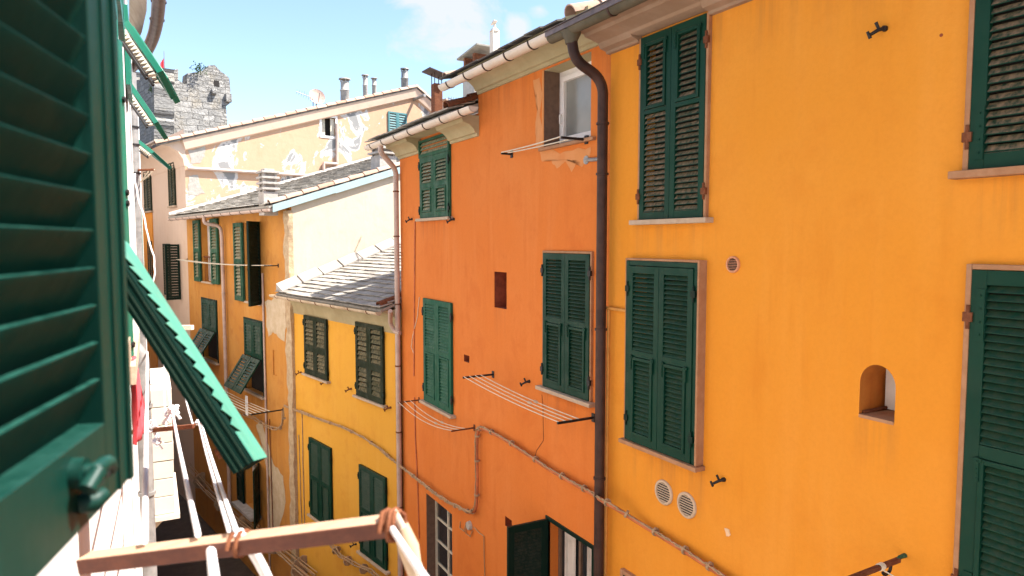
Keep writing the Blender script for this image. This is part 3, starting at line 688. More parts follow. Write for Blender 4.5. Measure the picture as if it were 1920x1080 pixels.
# low right window: one dark leaf swung out, curtains inside
w = casement(PB, bO, OH, M['brown_reveal'], M['glass'], .20, 2, 1, .05)
mb = MB(); a0, a1, c0, c1 = bO
mb.box(PB, a0 - .05, a1 + .05, -.03, .02, c1, c1 + .05); mb.box(PB, a0 - .05, a0, -.03, .02, c0, c1); mb.box(PB, a1, a1 + .05, -.03, .02, c0, c1); mb.build('window_frame', M['green_dark'], w, bevel=.003)
for x0, x1 in ((a0 + .05, a0 + .30), (a0 + .55, a0 + .78)):
    cb = MB(); n = 24; pts = [(x0 + (x1 - x0) * i / n, -.145 + .016 * math.sin(i * 1.7)) for i in range(n + 1)]
    cb.add([PB.p(x, o, z) for z in (c0 + .05, c1 - .04) for x, o in pts], [(i, i + 1, n + 2 + i, n + 1 + i) for i in range(n)])
    cb.build('curtain', M['curtain'], w, smooth=80)
th = R(93); ex_ = -PB.ex * math.cos(th) + PB.ey * math.sin(th); ey_ = PB.ex * -math.sin(th) * -1 + PB.ey * -math.cos(th)
L = Frame(PB.p(a1 + .02, .03, c0), ex_, -PB.ex * math.sin(th) + PB.ey * -math.cos(th) * -1, Z)
leaf(L, .56, c1 - c0 + .02, 'plain', M['green_dark'], w, st=.085, gap=True, label='leaf swung out square to the wall')
# olive coved cornice in two heights
def bprof(z): return [(-.02, z), (.03, z), (.035, z + .04), (.07, z + .05), (.09, z + .10), (.16, z + .16), (.26, z + .19), (.28, z + .24), (.35, z + .25), (.35, z + .30), (-.02, z + .30)]
mb = MB(); zc = hi - .14
mb.sweep(PB, bprof(zc), sAB + .02, sS - .02); mb.build('cornice', M['cove'], OH, bevel=.004)
mb = MB(); zl = lo - .06
mb.sweep(PB, bprof(zl), sS - .02, bU[0] - .04); mb.sweep(PB, bprof(zl), bU[1] + .04, sB1 + .02); mb.sweep(PB, [(-.02, zl + .26), (.34, zl + .26), (.35, zl + .302), (-.02, zl + .302)], bU[0] - .04, bU[1] + .04)
mb.build('cornice', M['cove'], OH, bevel=.004)
sg0, sg1 = column_on(PB.p(0, .42, 0), PB.ex, 1078), column_on(PB.p(0, .42, 0), PB.ex, 832)
gzh = (z_at(PB.p(sg0, .42, 0), 58) + z_at(PB.p(sg1, .42, 0), 157)) / 2
gutter(PB, sg0, sg1, .42, gzh + .03, .078, M['pvc'], OH, 6, M['pipe_brown'])
sl0, sl1 = column_on(PB.p(0, .42, 0), PB.ex, 889), column_on(PB.p(0, .42, 0), PB.ex, 692)
gzl = (z_at(PB.p(sl0, .42, 0), 222) + z_at(PB.p(sl1, .42, 0), 266)) / 2
gutter(PB, sl0, sl1, .42, gzl + .03, .078, M['pvc'], OH, 7, M['pipe_brown'])
up = UPR(PB, R(20))
mb = MB(); slate_field(mb, PB.p(sAB + .42, .46, gzh + .075), PB.ex, up, sg1 - sAB - .40, 2.0); slab(mb, PB.p(sAB + .42, .43, gzh + .07), PB.ex, up, sg1 - sAB - .42, 8, .05)
rf = mb.build('roof', M['slate_dark'], OH)
mb = MB(); slate_field(mb, PB.p(sS + .02, .48, gzl + .075), PB.ex, up, sl1 - sS, 2.4); slab(mb, PB.p(sS + .02, .45, gzl + .07), PB.ex, up, sl1 - sS, 8, .05)
mb.build('roof', M['slate'], OH)
mb = MB(); e = PB.p(sg1 - .05, .40, gzh + .13); barrel_row(mb, e, e + up * 3, 8, .09, Z); mb.build('ridge_tiles', M['tile'], rf)
mb = MB(); e = PB.p(sS + .10, .47, gzl + .13); barrel_row(mb, e, e + up * 1.2, 3, .10, Z); mb.build('ridge_tiles', M['rust'], rf)
# ivory downpipe at the far corner
x1 = column_on(PB.p(0, .42, 0), PB.ex, 716); pp = [PB.p(x1, .42, gzl - .03), PB.p(x1, .42, gzl - .16), PB.p(sB1 - .02, .09, z_at(PB.p(sB1 - .02, .09, 0), 318)), PB.p(sB1 - .02, .09, .2)]
downpipe(pp, .050, M['pvc_pink'], OH, [PB.p(sB1 - .02, .09, CZ + q) for q in (.95, .1, -1.2, -2.4, -3.7, -5.2)], fr=.12, cmat=M['rust'])
for px, py in ((773, 411), (852, 411), (993, 715)): hook(PB, *PB.hit(px, py), OH, k=.9)
mb = MB(); mb.tube([PB.pt(1100, 300, 0), PB.pt(1130, 298, .05)], .022, 10); s, z = PB.hit(1100, 300); mb.tube([PB.p(s, .0, z), PB.p(s, .012, z)], .05, 12); mb.build('pipe_bracket', M['zinc'], OH)
mb = MB(); blob_patch(mb, PB, [(1012, 285), (1060, 283), (1108, 276), (1105, 300), (1092, 312), (1085, 300), (1072, 322), (1060, 302), (1045, 315), (1030, 298), (1016, 303)]); mb.build('repair_patch', M['patch_orange'], OH)
mb = MB(); blob_patch(mb, PB, [(1000, 150), (1016, 146), (1017, 276), (1006, 279), (1003, 240), (1008, 200)]); mb.build('repair_patch', M['patch_orange'], OH)
mb = MB()
mb.tube([PB.pt(x, y, .002) for x, y in ((1016, 740), (1018, 760), (1019, 826), (1006, 845), (1003, 858))], .004, 5); mb.build('crack', M['crack'], OH)
mb = MB()
for pts in ([(778, 415), (777, 560), (776, 705)], [(777, 745), (779, 830), (783, 905), (786, 1010)]): mb.tube([PB.pt(x, y, .012) for x, y in pts], .012, 7)
mb.build('conduit', M['conduit_orange'], OH)
mb = MB(); mb.tube(wobble([PB.pt(x, y, .01) for x, y in ((786, 557), (783, 590), (774, 630), (771, 650), (776, 664))], .004, 3), .006, 6); mb.build('loose_cable', M['line'], OH)
mb = MB(); s, z = PB.hit(882, 985); mb.tube([PB.p(s, 0, z), PB.p(s, .05, z)], [.075, .065], 16); jb = mb.build('junction_box', M['concrete'], OH, bevel=.004)
mb = MB()
mb.tube(wobble([PB.pt(x, y, .02) for x, y in ((863, 978), (862, 990), (870, 996), (874, 980), (874, 1000), (882, 1006), (886, 995))], .004, 3), .008, 6)
mb.tube(wobble([PB.pt(x, y, .015) for x, y in ((888, 988), (900, 1000), (907, 1005), (909, 1080), (910, 1200))], .003, 3), .008, 6)
mb.build('cable', M['cable'], jb)

def streaks(mat, spots, color, amt):
    """Old rain and dust runs: (y0, y1, z of the top, length) on a wall that faces the street."""
    t = NT.__new__(NT); t.m = mat; t.n, t.l = mat.node_tree.nodes, mat.node_tree.links; t.b = t.n['Principled BSDF']
    t.g = next(n for n in t.n if n.bl_idname == 'ShaderNodeNewGeometry')
    sep = t.n.new('ShaderNodeSeparateXYZ'); t.l.new(t.g.outputs['Position'], sep.inputs[0]); y, z = sep.outputs[1], sep.outputs[2]; m = 0.0
    nz = t.ramp(t.noise(7, 5, .65, stretch=(1, 1, .05), loc=(3, 3, 3)), .42, .66); n2 = t.noise(2.5, 5, .6)
    for y0, y1, zt, ln in spots:
        k = t.math('MULTIPLY', t.ramp(y, y0 - .05, y0 + .08), t.ramp(y, y1 - .08, y1 + .05, 1, 0))
        zz = t.math('ADD', z, t.math('MULTIPLY', n2, ln * .8))
        k = t.math('MULTIPLY', k, t.math('MULTIPLY', t.ramp(zz, zt - ln * .6, zt + ln * .4), t.ramp(z, zt - .01, zt + .01, 1, 0)))
        m = t.math('MAXIMUM', m, k)
    old = t.b.inputs['Base Color'].links[0].from_socket
    t.l.new(t.mix(t.math('MULTIPLY', t.math('MULTIPLY', m, nz), amt), old, color), t.b.inputs['Base Color'])
streaks(M['golden'], [(aU[0] - .12, aU[1] + .12, aU[2] - .05, .55), (aL[0] - .12, aL[1] + .12, aL[2] - .05, .7), (aRU[0], aRU[1] + .12, aRU[2] - .05, .5), (aN[0] - .02, aN[1] + .02, aN[2] - .01, .5), (2.9, 5.6, CZ + 2.2, .9), (-4, 2.3, CZ + 2.2, .9)], (.40, .165, .035), .55)
streaks(M['orange'], [(bR[0] - .1, bR[1] + .1, bR[2] - .05, .8), (bL[0] - .1, bL[1] + .1, bL[2] - .05, .7), (bU[0] - .1, bU[1] + .1, bU[2] - .05, .5), (sAB, sS, CZ + 2.2, .7), (bH[0], bH[1], bH[2], .5)], (.36, .105, .03), .5)

# ================================================================== small yellow house
YH = thing('town_house', 'low bright yellow house with a sunlit slate roof and four dark shuttered windows', 'house', PC.p(2.4, 0, 0))
zEc = PC.hit(640, 575, .45)[1]                          # eave height
cw = [PC.rect(574, 616, 594, 706), PC.rect(671, 722, 607, 749), PC.rect(584, 624, 830, 977), PC.rect(678, 727, 883, 1050)]
mb = MB(); wall_face(mb, PC, .02, tD, 0, zEc + .05, [hole(r, .17, .004) for r in cw]); shell(mb, PC, .02, tD, 0, zEc - .02, 6, 2.0, far=False); mb.build('wall', M['yellow'], YH)
for i, r in enumerate(cw):
    window(PC, r, YH, M['green_grey'] if i < 2 else M['green'], 'two' if i < 2 else 'flap_below', fw=0, pitch=.098 if i < 2 else .055, jit=.008 if i < 2 else 0, hmat=M['green_dark'], proud=.012)
mb = MB(); mb.sweep(PC, [(-.02, zEc - .46), (.004, zEc - .46), (.03, zEc - .30), (.10, zEc - .14), (.22, zEc - .04), (.40, zEc), (.40, zEc + .04), (-.02, zEc + .04)], .02, tD); mb.build('cornice', M['cove'], YH, smooth=60)
gutter(PC, .03, tD + .22, .47, zEc + .02, .07, M['gutter_old'], YH, 7, M['rust'])
sl = R(19); up = UPR(PC, sl); o = PC.p(.0, .46, zEc + .07)
mb = MB(); slate_field(mb, o, PC.ex, up, tD - .02, 6.4, .30, .21); slab(mb, o - Z * .012, PC.ex, up, tD - .02, 6.4, .05); rf = mb.build('roof', M['slate'], YH)
mb = MB(); n = 11
for i in range(n):
    a = o + PC.ex * (tD - .42) + up * (6.4 * i / n + .02); b = o + PC.ex * (tD - .42) + up * (6.4 * (i + .94) / n); l = .014 * (i % 2)
    wdt = PC.ex * .40; mb.hexa([a + Z * .05, b + Z * .05, b + wdt + Z * .05, a + wdt + Z * .05], [a + Z * (.075 + l), b + Z * (.095 + l), b + wdt + Z * (.25 + l), a + wdt + Z * (.23 + l)])
mb.build('ridge_tiles', M['ridge'], rf)
mb = MB(); mb.box(PC, .02, .20, -.02, .035, 0, zEc - .44); mb.build('corner_pipe_casing', M['rust'], YH)
downpipe([on_wall(PC, 730, 583, .42), on_wall(PC, 730, 606, .20), on_wall(PC, 737, 621, .13), on_wall(PC, 748, 625, .10)], .042, M['pvc_pink'], YH, fr=.10)
for px, py in ((612, 716), (565, 698), (659, 729), (733, 764), (668, 1020)): hook(PC, *PC.hit(px, py), YH, M['rust'] if py < 1000 else M['iron'], k=1.0)
mb = MB()
for pts in ([(566, 768), (568, 860), (571, 985)], [(560, 815), (563, 900), (566, 990)]): mb.tube(wobble([PC.pt(x, y, .015) for x, y in pts], .006, 4), .012, 6)
mb.build('cable', M['tan_cable'], YH)
mb = MB(); e = o + up * .2; barrel_row(mb, o + PC.ex * .14 + Z * .03 + up * .05, o + PC.ex * .14 + up * .9 + Z * .03, 2, .09, Z); mb.build('edge_tile', M['rust'], rf)

# ================================================================== ochre house with the slate roof
DH = thing('town_house', 'ochre house with crumbling corner pilaster, open and tilted green shutters under a slate roof', 'house', PC.p(tD + 4, 0, 0))
zEd = PC.hit(440, 397, .5)[1]
dT1 = PC.rect(379, 399, 412, 528); dT2 = PC.rect(460, 488, 417, 566)
dL1 = PC.rect(381, 408, 563, 674); dL2 = PC.rect(461, 494, 602, 735)
dG = PC.rect(462, 487, 868, 955); dG = (dG[0], dG[1], dG[2], dG[3])
dN = PC.rect(512, 527, 902, 945); dS = PC.rect(512, 519, 657, 704)
dG2 = PC.rect(428, 446, 850, 938)
dho = [hole(r, .26) for r in (dT1, dT2, dG)] + [hole(r, .17, .004) for r in (dL1, dL2)] + [hole(dN, .2, arch=True, back=True), hole(dS, .03, back=True)]
mb = MB(); wall_face(mb, PC, tD, tE, 0, zEd + .12, dho); shell(mb, PC, tD, tE, 0, zEd, 9, 2.9, near=False); mb.build('wall', M['ochre'], DH)
for r in (dT1, dT2):
    w = casement(PC, r, DH, M['white_frame'], M['glass'], .24, 2, 1, .06)
    a0, a1, c0, c1 = r
    mb = MB(); mb.box(PC, a0 - .06, a1 + .06, -.1, .06, c0 - .06, c0 - .002); mb.build('sill', M['sill'], w)
    mb = MB(); n = 20
    for x0, x1 in ((a0 + .1, a0 + (a1 - a0) * .42), (a0 + (a1 - a0) * .60, a1 - .1)):
        pts = [(x0 + (x1 - x0) * i / n, -.19 + .012 * math.sin(i * 1.9)) for i in range(n + 1)]; b0 = len(mb.v)
        mb.add([PC.p(x, oo, z) for z in (c0 + .05, c1 - .04) for x, oo in pts], [(i, i + 1, n + 2 + i, n + 1 + i) for i in range(n)])
    mb.build('curtain', M['curtain'], w, smooth=80)
    mb = MB(); zz = c0 + (c1 - c0) * .40; mb.tube([PC.p(a0, -.06, zz), PC.p(a1, -.06, zz)], .025, 6)
    for i in range(7): x = a0 + (a1 - a0) * (i + .5) / 7; mb.tube([PC.p(x, -.06, c0), PC.p(x, -.06, zz)], .009, 5)
    mb.build('window_rail', M['rust'], w)
    lw = (a1 - a0) * .62; h = c1 - c0 + .04
    leaf(PC.shift(a1 + .02, .03, c0 - .03), lw, h, 'flap_below', M['green_pale'], w, pitch=.10, t=.06)
    if r is dT1: leaf(PC.shift(a0 - .02 - lw, .03, c0 - .03), lw, h, 'flap_below', M['green_pale'], w, pitch=.10, t=.06)
    else:
        th = R(131); lw = .60
        leaf(Frame(PC.p(a0 + .02, .03, c0 - .03), PC.ex * math.cos(th) + PC.ey * math.sin(th), PC.ey * math.cos(th) - PC.ex * math.sin(th)), lw, h, 'plain', M['green_dark'], w, pitch=.09, t=.06, gap=True, label='dark leaf standing out from the wall')
for r in (dL1, dL2):
    a0, a1, c0, c1 = r
    mb = MB(); mb.box(PC, a0 - .05, a0, -.05, .03, c0, c1 + .05); mb.box(PC, a1, a1 + .05, -.05, .03, c0, c1 + .05); mb.box(PC, a0, a1, -.05, .027, c1, c1 + .05)
    w = mb.build('window', M['green_dark'], DH)
    pb = MB(); pb.box(PC, a0 - .02, a1 + .02, -.165, -.15, c0, c1); pb.build('pane', M['dark_room'], w)
    sb = MB(); sb.box(PC, a0 - .1, a1 + .1, -.1, .10, c0 - .06, c0 - .002); sb.build('sill', M['sill'], w)
    lw = (a1 - a0) / 2 - .006; h = c1 - c0; md = h * .50; st = lw * .16
    for k in (0, 1):
        L = PC.shift(a0 + .003 + k * (lw + .006), .006, c0 + md)
        leaf(L, lw, h - md, 'plain', M['green'], w, pitch=.085, st=st)
        an = R(33); G = Frame(L.p(.012, .05, 0), PC.ex, PC.ey * math.cos(an) + Z * math.sin(an), Z * math.cos(an) - PC.ey * math.sin(an)); G.o = G.o - G.ez * (md * 1.02)
        leaf(G, lw - .024, md, 'plain', M['green'], w, pitch=.085, st=st)
w = casement(PC, dG, DH, M['white_frame'], M['glass_grey'], .24, 2, 1, .09)
a0, a1, c0, c1 = dG
mb = MB(); mb.box(PC, a0 - .06, a1 + .5, -.1, .30, c0 - .09, c0 - .002); mb.build('sill', M['concrete'], w)
th = R(150); leaf(Frame(PC.p(a0 - .02, .04, c0 - .05), PC.ex * math.cos(th) + PC.ey * math.sin(th), PC.ey * math.cos(th) - PC.ex * math.sin(th)), (a1 - a0) * .66, c1 - c0 + .2, 'flap_below', M['green_dark'], w, pitch=.06)
leaf(PC.shift(a1 + .06, .04, c0 - .02), .62, c1 - c0 + .10, 'flap_below', M['green_dark'], w, pitch=.06)
mb = MB(); blob = [(497, 566), (520, 552), (536, 560), (537, 600), (533, 640), (523, 632), (512, 622), (504, 632), (500, 610)]
blob_patch(mb, PC, blob, .006); mb.build('bare_patch', M['bare'], DH)
mb = MB(); blob_patch(mb, PC, [(480, 797), (492, 790), (500, 826), (512, 868), (530, 893), (537, 940), (522, 1000), (500, 1004), (508, 902), (500, 880), (492, 840)], .006); mb.build('bare_patch', M['bare'], DH)
mb = MB(); F = PC.shift(tD, 0, 0); n = 60; zs = [ (zEd - .05) * i / n for i in range(n + 1)]; rows = []
for z in zs:
    j = lambda: random.uniform(-.022, .022)
    rows.append([F.p(-.02 + j() * .4, -.02, z), F.p(-.015 + j(), .085 + j(), z), F.p(.18 + j(), .10 + j(), z), F.p(.36 + j() * 2, .07 + j(), z), F.p(.44 + j() * 2.5, -.02, z)])
mb.add([p for r in rows for p in r], [(i * 5 + k, i * 5 + k + 1, i * 5 + k + 6, i * 5 + k + 5) for i in range(n) for k in range(4)]); mb.build('corner_pilaster', M['quoin'], DH, smooth=20)
gutter(PC, tD - .05, tE + .15, .55, zEd - .02, .075, M['pvc_pink'], DH, 12, M['pipe_brown'])
mb = MB()
for i in range(16):                                     # rafters under the eave
    a = tD + (tE - tD) * (i + .5) / 16; mb.box(PC, a - .05, a + .05, -.02, .48, zEd + .0, zEd + .10)
mb.build('rafters', M['wood_pale'], DH)
sl = R(18); up = UPR(PC, sl); o = PC.p(tD - .06, .60, zEd + .06)
mb = MB(); slate_field(mb, o, PC.ex, up, tE - tD + .10, 8.6, .42, .26); slab(mb, o - Z * .012, PC.ex, up, tE - tD + .10, 8.6, .06); rf = mb.build('roof', M['slate'], DH)
PGd = Plane(PC.p(tD, 0, 0), -PC.ey, -PC.ex)             # the cream gable facing the viewer
mb = MB(); wall_face(mb, PGd, 0, 8.5, CZ - 2.4, CZ + 5); zr = zEd + .0
mb.build('gable_wall', M['cream'], DH, cut=[(PGd.p(0, 0, zr + .15), (Z - PGd.ex * math.tan(sl)).normalized())])
mb = MB()
for i in range(5):                                      # blue-grey boards along the verge
    a = o + up * (1.75 * i + .10) - PC.ex * .012; b = o + up * (1.75 * i + 1.85) - PC.ex * .012; l = .006 * (i % 2)
    q = -PC.ex * .03; mb.hexa([a - Z * (.20 + l), b - Z * (.19 + l), b + q - Z * (.19 + l), a + q - Z * (.20 + l)], [a - Z * .02, b - Z * .02, b + q - Z * .02, a + q - Z * .02])
mb.build('verge_board', M['blue_board'], DH)
mb = MB(); barrel_row(mb, o + up * .05 + PC.ex * .07 + Z * .03, o + up * 8.6 + PC.ex * .07 + Z * .03, 19, .10, Z); mb.build('verge_tiles', M['tile'], rf)
mb = MB(); fl = o + PC.ex * (tE - tD + .0)
mb.hexa([fl + Z * .02 - PC.ex * .14, fl + up * 8.6 + Z * .02 - PC.ex * .14, fl + up * 8.6 + Z * .02, fl + Z * .02], [fl + Z * .04 - PC.ex * .14, fl + up * 8.6 + Z * .04 - PC.ex * .14, fl + up * 8.6 + Z * .14, fl + Z * .14]); mb.build('mortar_strip', M['ridge'], rf)
def roof_z(p, o, up): k = (p - o).dot(Vector((up.x, up.y, 0)).normalized()); return o.z + k * up.z / math.hypot(up.x, up.y)
def stack(px, t, ytop, w, caps, mat, parent, name='chimney'):
    base = PC.p(t, 0, 0); k = column_on(base, -PC.ey, px); c = base - PC.ey * k; zb = roof_z(c, o, up); zt = z_at(c, ytop, px)
    F = Frame(c + Z * 0, -PC.ey, -PC.ex, Z); mb = MB(); mb.box(F, -w, w, -w, w, zb - .3, zt - .05 - caps * .14)
    for i in range(caps):
        z = zt - (caps - i) * .14; q = w * 1.25; mb.box(F, -q, q, -q, q, z, z + .055)
        for sx in (-1, 1):
            for sy in (-1, 1): mb.box(F, sx * w * .8 - .03, sx * w * .8 + .03, sy * w * .8 - .03, sy * w * .8 + .03, z - .09, z)
    mb.box(F, -w * .7, w * .7, -w * .7, w * .7, zt - .2 - caps * .1, zt - .03)
    return mb.build(name, mat, parent, bevel=.006)
stack(505, tD + .55, 315, .18, 4, M['concrete'], rf); stack(721, tD + .9, 272, .27, 2, M['concrete'], rf)
g = [PC.p(column_on(PC.p(0, .55, 0), PC.ex, 384), .55, zEd - .05)]; sx = PC.hit(424, 500)[0]
downpipe([g[0], g[0] - Z * .22, PC.p(sx + .05, .12, z_at(PC.p(sx + .05, .12, 0), 424)), PC.p(sx, .10, z_at(PC.p(sx, .1, 0), 445)), PC.p(sx, .10, .2)], .055, M['pvc_pink'], DH, [PC.p(sx, .10, CZ + q) for q in (-.1, -1.6, -3)], fr=.15)
sx = PC.hit(497, 600)[0]
downpipe([PC.p(sx, .04, z_at(PC.p(sx, .04, 0), 512)), PC.p(sx, .04, CZ - 3), PC.p(sx, .04, .2)], .028, M['pvc_pink'], DH)
mb = MB()
for k, (y0, q) in enumerate(((752, 0), (758, .01))):
    mb.tube([PC.pt(505, 786, .03), PC.pt(512, 1000, .03)], .014, 6); break
mb.build('conduit', M['rust'], DH)

# ================================================================== peach house with the peeling gable
EH = thing('town_house', 'tall pale peach house with a flaking gable, far down the street above the slate roof', 'house', PC.p(tE + 4, 0, 0))
PG = Plane(PC.p(tE, 0, 0), -PC.ey, -PC.ex)
e0 = PG.hit(352, 259); pk = PG.hit(778, 166); rise = (pk[1] - e0[1]) / (pk[0] - e0[0])
zE = e0[1] - rise * e0[0]
gw = PG.rect(603, 629, 220, 255); gt = PG.rect(727, 762, 211, 250); gs = PG.rect(684, 700, 297, 312)
eW = [PC.rect(318, 330, 304, 386), PC.rect(272, 285, 318, 396), PC.rect(309, 321, 457, 553), PC.rect(280, 288, 452, 540)]
mb = MB(); wall_face(mb, PC, tE, tF, 0, zE + .35, [hole(r, .15, .004) for r in eW]); shell(mb, PC, tE, tF, 0, zE, 12, near=False); mb.build('wall', M['peach'], EH)
rk = (Z - PG.ex * rise).normalized()
mb = MB(); wall_face(mb, PG, 0, 15, CZ - 1, CZ + 10, [hole(gw, .3), hole(gs, .2, back=True)])
mb.build('gable_wall', M['peel'], EH, cut=[(PG.p(0, 0, zE + .05), rk), (PG.p(pk[0], 0, pk[1] - .05), (Z + PG.ex * .62).normalized())])
mb = MB(); a0, a1, c0, c1 = gw
mb.box(PG, a0 - .09, a0, -.05, .02, c0 - .09, c1 + .09); mb.box(PG, a1, a1 + .09, -.05, .02, c0 - .09, c1 + .09); mb.box(PG, a0, a1, -.05, .017, c1, c1 + .09); mb.box(PG, a0, a1, -.05, .025, c0 - .09, c0)
w = mb.build('window', M['white_frame'], EH)
mb = MB(); mb.box(PG, a0, a1, -.32, -.30, c0, c1); mb.build('pane', M['dark_room'], w)
mb = MB(); mb.box(PG, a0 + .02, a0 + (a1 - a0) * .38, -.22, -.19, c0, c1 - .02); mb.box(PG, a1 - (a1 - a0) * .30, a1 - .02, -.12, -.09, c0, c1 - .02); mb.build('casement', M['cream_frame'], w)
def simple_shutters(P, r, house, mat, pitch=.09, sill=True):
    a0, a1, c0, c1 = r; lw = (a1 - a0) / 2; mb = MB()
    mb.box(P, a0 - .02, a1 + .02, -.145, -.13, c0, c1); w = mb.build('window', M['dark_room'], house)
    for k in (0, 1): leaf(P.shift(a0 + k * lw + .003, .01, c0), lw - .006, c1 - c0, 'plain', mat, w, pitch=pitch, t=.05)
    if sill: mb = MB(); mb.box(P, a0 - .08, a1 + .08, -.05, .10, c0 - .07, c0 - .003); mb.build('sill', M['sill'], w)
    return w
simple_shutters(PG, gt, EH, M['teal'], .11, False)
for r in eW: simple_shutters(PC, r, EH, M['green_grey'], .10)
r = PC.rect(332, 339, 458, 560); leaf(Frame(PC.p(r[0], .03, r[2]), PC.ey, -PC.ex), .5, r[3] - r[2], 'plain', M['green_dark'], EH, pitch=.1, t=.05)
mb = MB(); wall_face(mb, PC.shift(0, .03, 0), tE + 5.2, tF, 0, PC.hit(272, 400)[1]); mb.poly(PC.p(tE + 5.2, .03, 0), PC.p(tE + 5.2, -.01, 0), PC.p(tE + 5.2, -.01, PC.hit(272, 400)[1]), PC.p(tE + 5.2, .03, PC.hit(272, 400)[1]))
mb.build('lower_wall', M['golden'], EH, label='yellow painted lower storeys')
# coved eave towards the street, its return on the gable, the raking band and tiles
zt = zE - rise * .0; mb = MB()
prf = [(-.02, zt - 1.15), (.02, zt - 1.15), (.05, zt - .95), (.06, zt - .62), (.18, zt - .42), (.42, zt - .22), (.78, zt - .12), (.80, zt - .34 + .16), (.92, zt - .16), (.92, zt - .08), (-.02, zt + .02)]
prf = [(-.02, zt - .95), (.02, zt - .95), (.06, zt - .70), (.22, zt - .46), (.50, zt - .30), (.84, zt - .27), (.86, zt - .18), (.96, zt - .17), (.96, zt - .12), (-.02, zt + .0)]
mb.sweep(PC, prf, tE - .02, tF); mb.build('cornice', M['peach'], EH, smooth=40)
L_ = pk[0] / math.cos(math.atan(rise)); ur = (PG.ex + Z * rise).normalized(); o2 = PG.p(0, 0, zE)
mb = MB(); st = o2 + ur * .0; a = st + PG.ey * .14; nb = ur.cross(PG.ey).normalized(); nb = nb if nb.z < 0 else -nb
a = o2 - ur * .1; b = o2 + ur * L_
mb.hexa([a + PG.ey * .0 + nb * .40, b + PG.ey * .0 + nb * .40, b + PG.ey * .10 + nb * .36, a + PG.ey * .10 + nb * .36], [a, b, b + PG.ey * .18, a + PG.ey * .18])
dr = (PG.ex - Z * .62).normalized(); c = b + dr * 6; nd = dr.cross(PG.ey).normalized(); nd = nd if nd.z < 0 else -nd
mb.hexa([b + nd * .40, c + nd * .40, c + PG.ey * .10 + nd * .36, b + PG.ey * .10 + nd * .36], [b, c, c + PG.ey * .18, b + PG.ey * .18])
mb.build('verge_band', M['peach'], EH)
mb = MB(); ovr = o2 - ur * 1.02
slab(mb, ovr + PG.ey * .20 + Z * .03, ur, -PG.ey, L_ + 1.02, 9.2, .06); slab(mb, b + PG.ey * .20 + Z * .03, dr, -PG.ey, 6, 9.2, .06); rf = mb.build('roof', M['slate_dark'], EH)
mb = MB(); barrel_row(mb, ovr + PG.ey * .12 + Z * .04, b + PG.ey * .12 + Z * .04, 25, .12, Z); barrel_row(mb, c + PG.ey * .12 + Z * .04, b + PG.ey * .12 + Z * .04, 12, .12, Z); mb.build('verge_tiles', M['tile'], rf)
mb = MB(); G = Frame(PC.p(tE - .2, 1.04, zE - rise * 1.0 - .02), PC.ex, PC.ey); mb.half_pipe(G, .08, 0, tF - tE); mb.build('gutter', M['pipe_brown'], EH, smooth=50)
mb = MB()
for pts in ([(352, 315), (480, 323), (607, 331)], [(607, 331), (607, 306)], [(607, 306), (632, 307)], [(632, 308), (632, 232)]): mb.tube([PG.pt(x, y, .08) for x, y in pts], .06, 8)
mb.build('wall_pipe', M['pvc_pink'], EH)
mb = MB(); blob_patch(mb, PG, [(354, 283), (386, 272), (384, 292), (374, 305), (358, 307)], .008); mb.build('bare_patch', M['patch_grey'], EH); mb = MB(); blob_patch(mb, PG, [(354, 330), (372, 328), (376, 350), (384, 362), (368, 366), (354, 366)], .008); mb.build('bare_patch', M['patch_grey'], EH)
mb = MB(); q = PG.pt(776, 187, 0); mb.tube([q, q + PG.ey * .9 + Z * .05], .07, 8); mb.build('vent_pipe', M['zinc'], EH, smooth=60)
def flue(px, yb, yt, rad, cap, k, mat):
    pb = PG.p(0, -k, 0); kk = column_on(pb, PG.ex, px); c_ = pb + PG.ex * kk; zt_ = z_at(c_, yt, px); zb_ = z_at(c_, yb, px)
    hgt = zt_ - zb_; mb = MB()
    mb.lathe(Vector((c_.x, c_.y, zb_ - .6)), [(rad, 0), (rad, .6 + hgt * .28), (rad * 1.12, .6 + hgt * .32), (rad * .92, .6 + hgt * .36), (rad * .9, .6 + hgt * .80)], 12)
    mb.lathe(Vector((c_.x, c_.y, zt_)), [(rad * cap, -hgt * .08), (rad * cap * .95, -.02), (.02, 0)], 12)
    for i in range(4): a_ = i * math.pi / 2; q = Vector((math.cos(a_), math.sin(a_), 0)) * rad * .85; mb.tube([Vector((c_.x, c_.y, zt_ - hgt * .25)) + q, Vector((c_.x, c_.y, zt_ - hgt * .05)) + q], .03, 5)
    mb.build('chimney', mat, rf, smooth=50)
flue(651, 181, 147, .19, 1.35, 1.0, M['concrete']); flue(689, 170, 140, .11, 1.5, 1.4, M['concrete']); flue(705.5, 167, 146, .10, 1.6, 1.6, M['concrete']); flue(762, 157, 128, .17, 1.2, 1.0, M['zinc'])

# rooftop block with the rusty flue hood, between the peach gable and the orange house
RH = thing('rooftop_block', 'small pale rooftop block with a rusty hooded flue between the two roofs', 'rooftop', PG.p(11, 1, CZ + 2))
c_ = PG.p(0, 1.5, 0); k0, k1 = column_on(c_, PG.ex, 838), column_on(c_, PG.ex, 860); q = PG.p(k0, 1.5, 0); zt_ = z_at(q, 190, 838)
F = PG.shift(0, 1.5, 0); mb = MB(); mb.box(F, k0, k1 + 2, -.5, 0, CZ - 2, zt_ - .8); mb.hexa([F.p(k0, 0, zt_ - .8), F.p(k1 + 2, 0, zt_ - .8), F.p(k1 + 2, -.5, zt_ - .8), F.p(k0, -.5, zt_ - .8)], [F.p(k0, 0, zt_), F.p(k1 + 2, 0, zt_ - .79), F.p(k1 + 2, -.5, zt_ - .79), F.p(k0, -.5, zt_)]); mb.build('wall', M['cream'], RH)
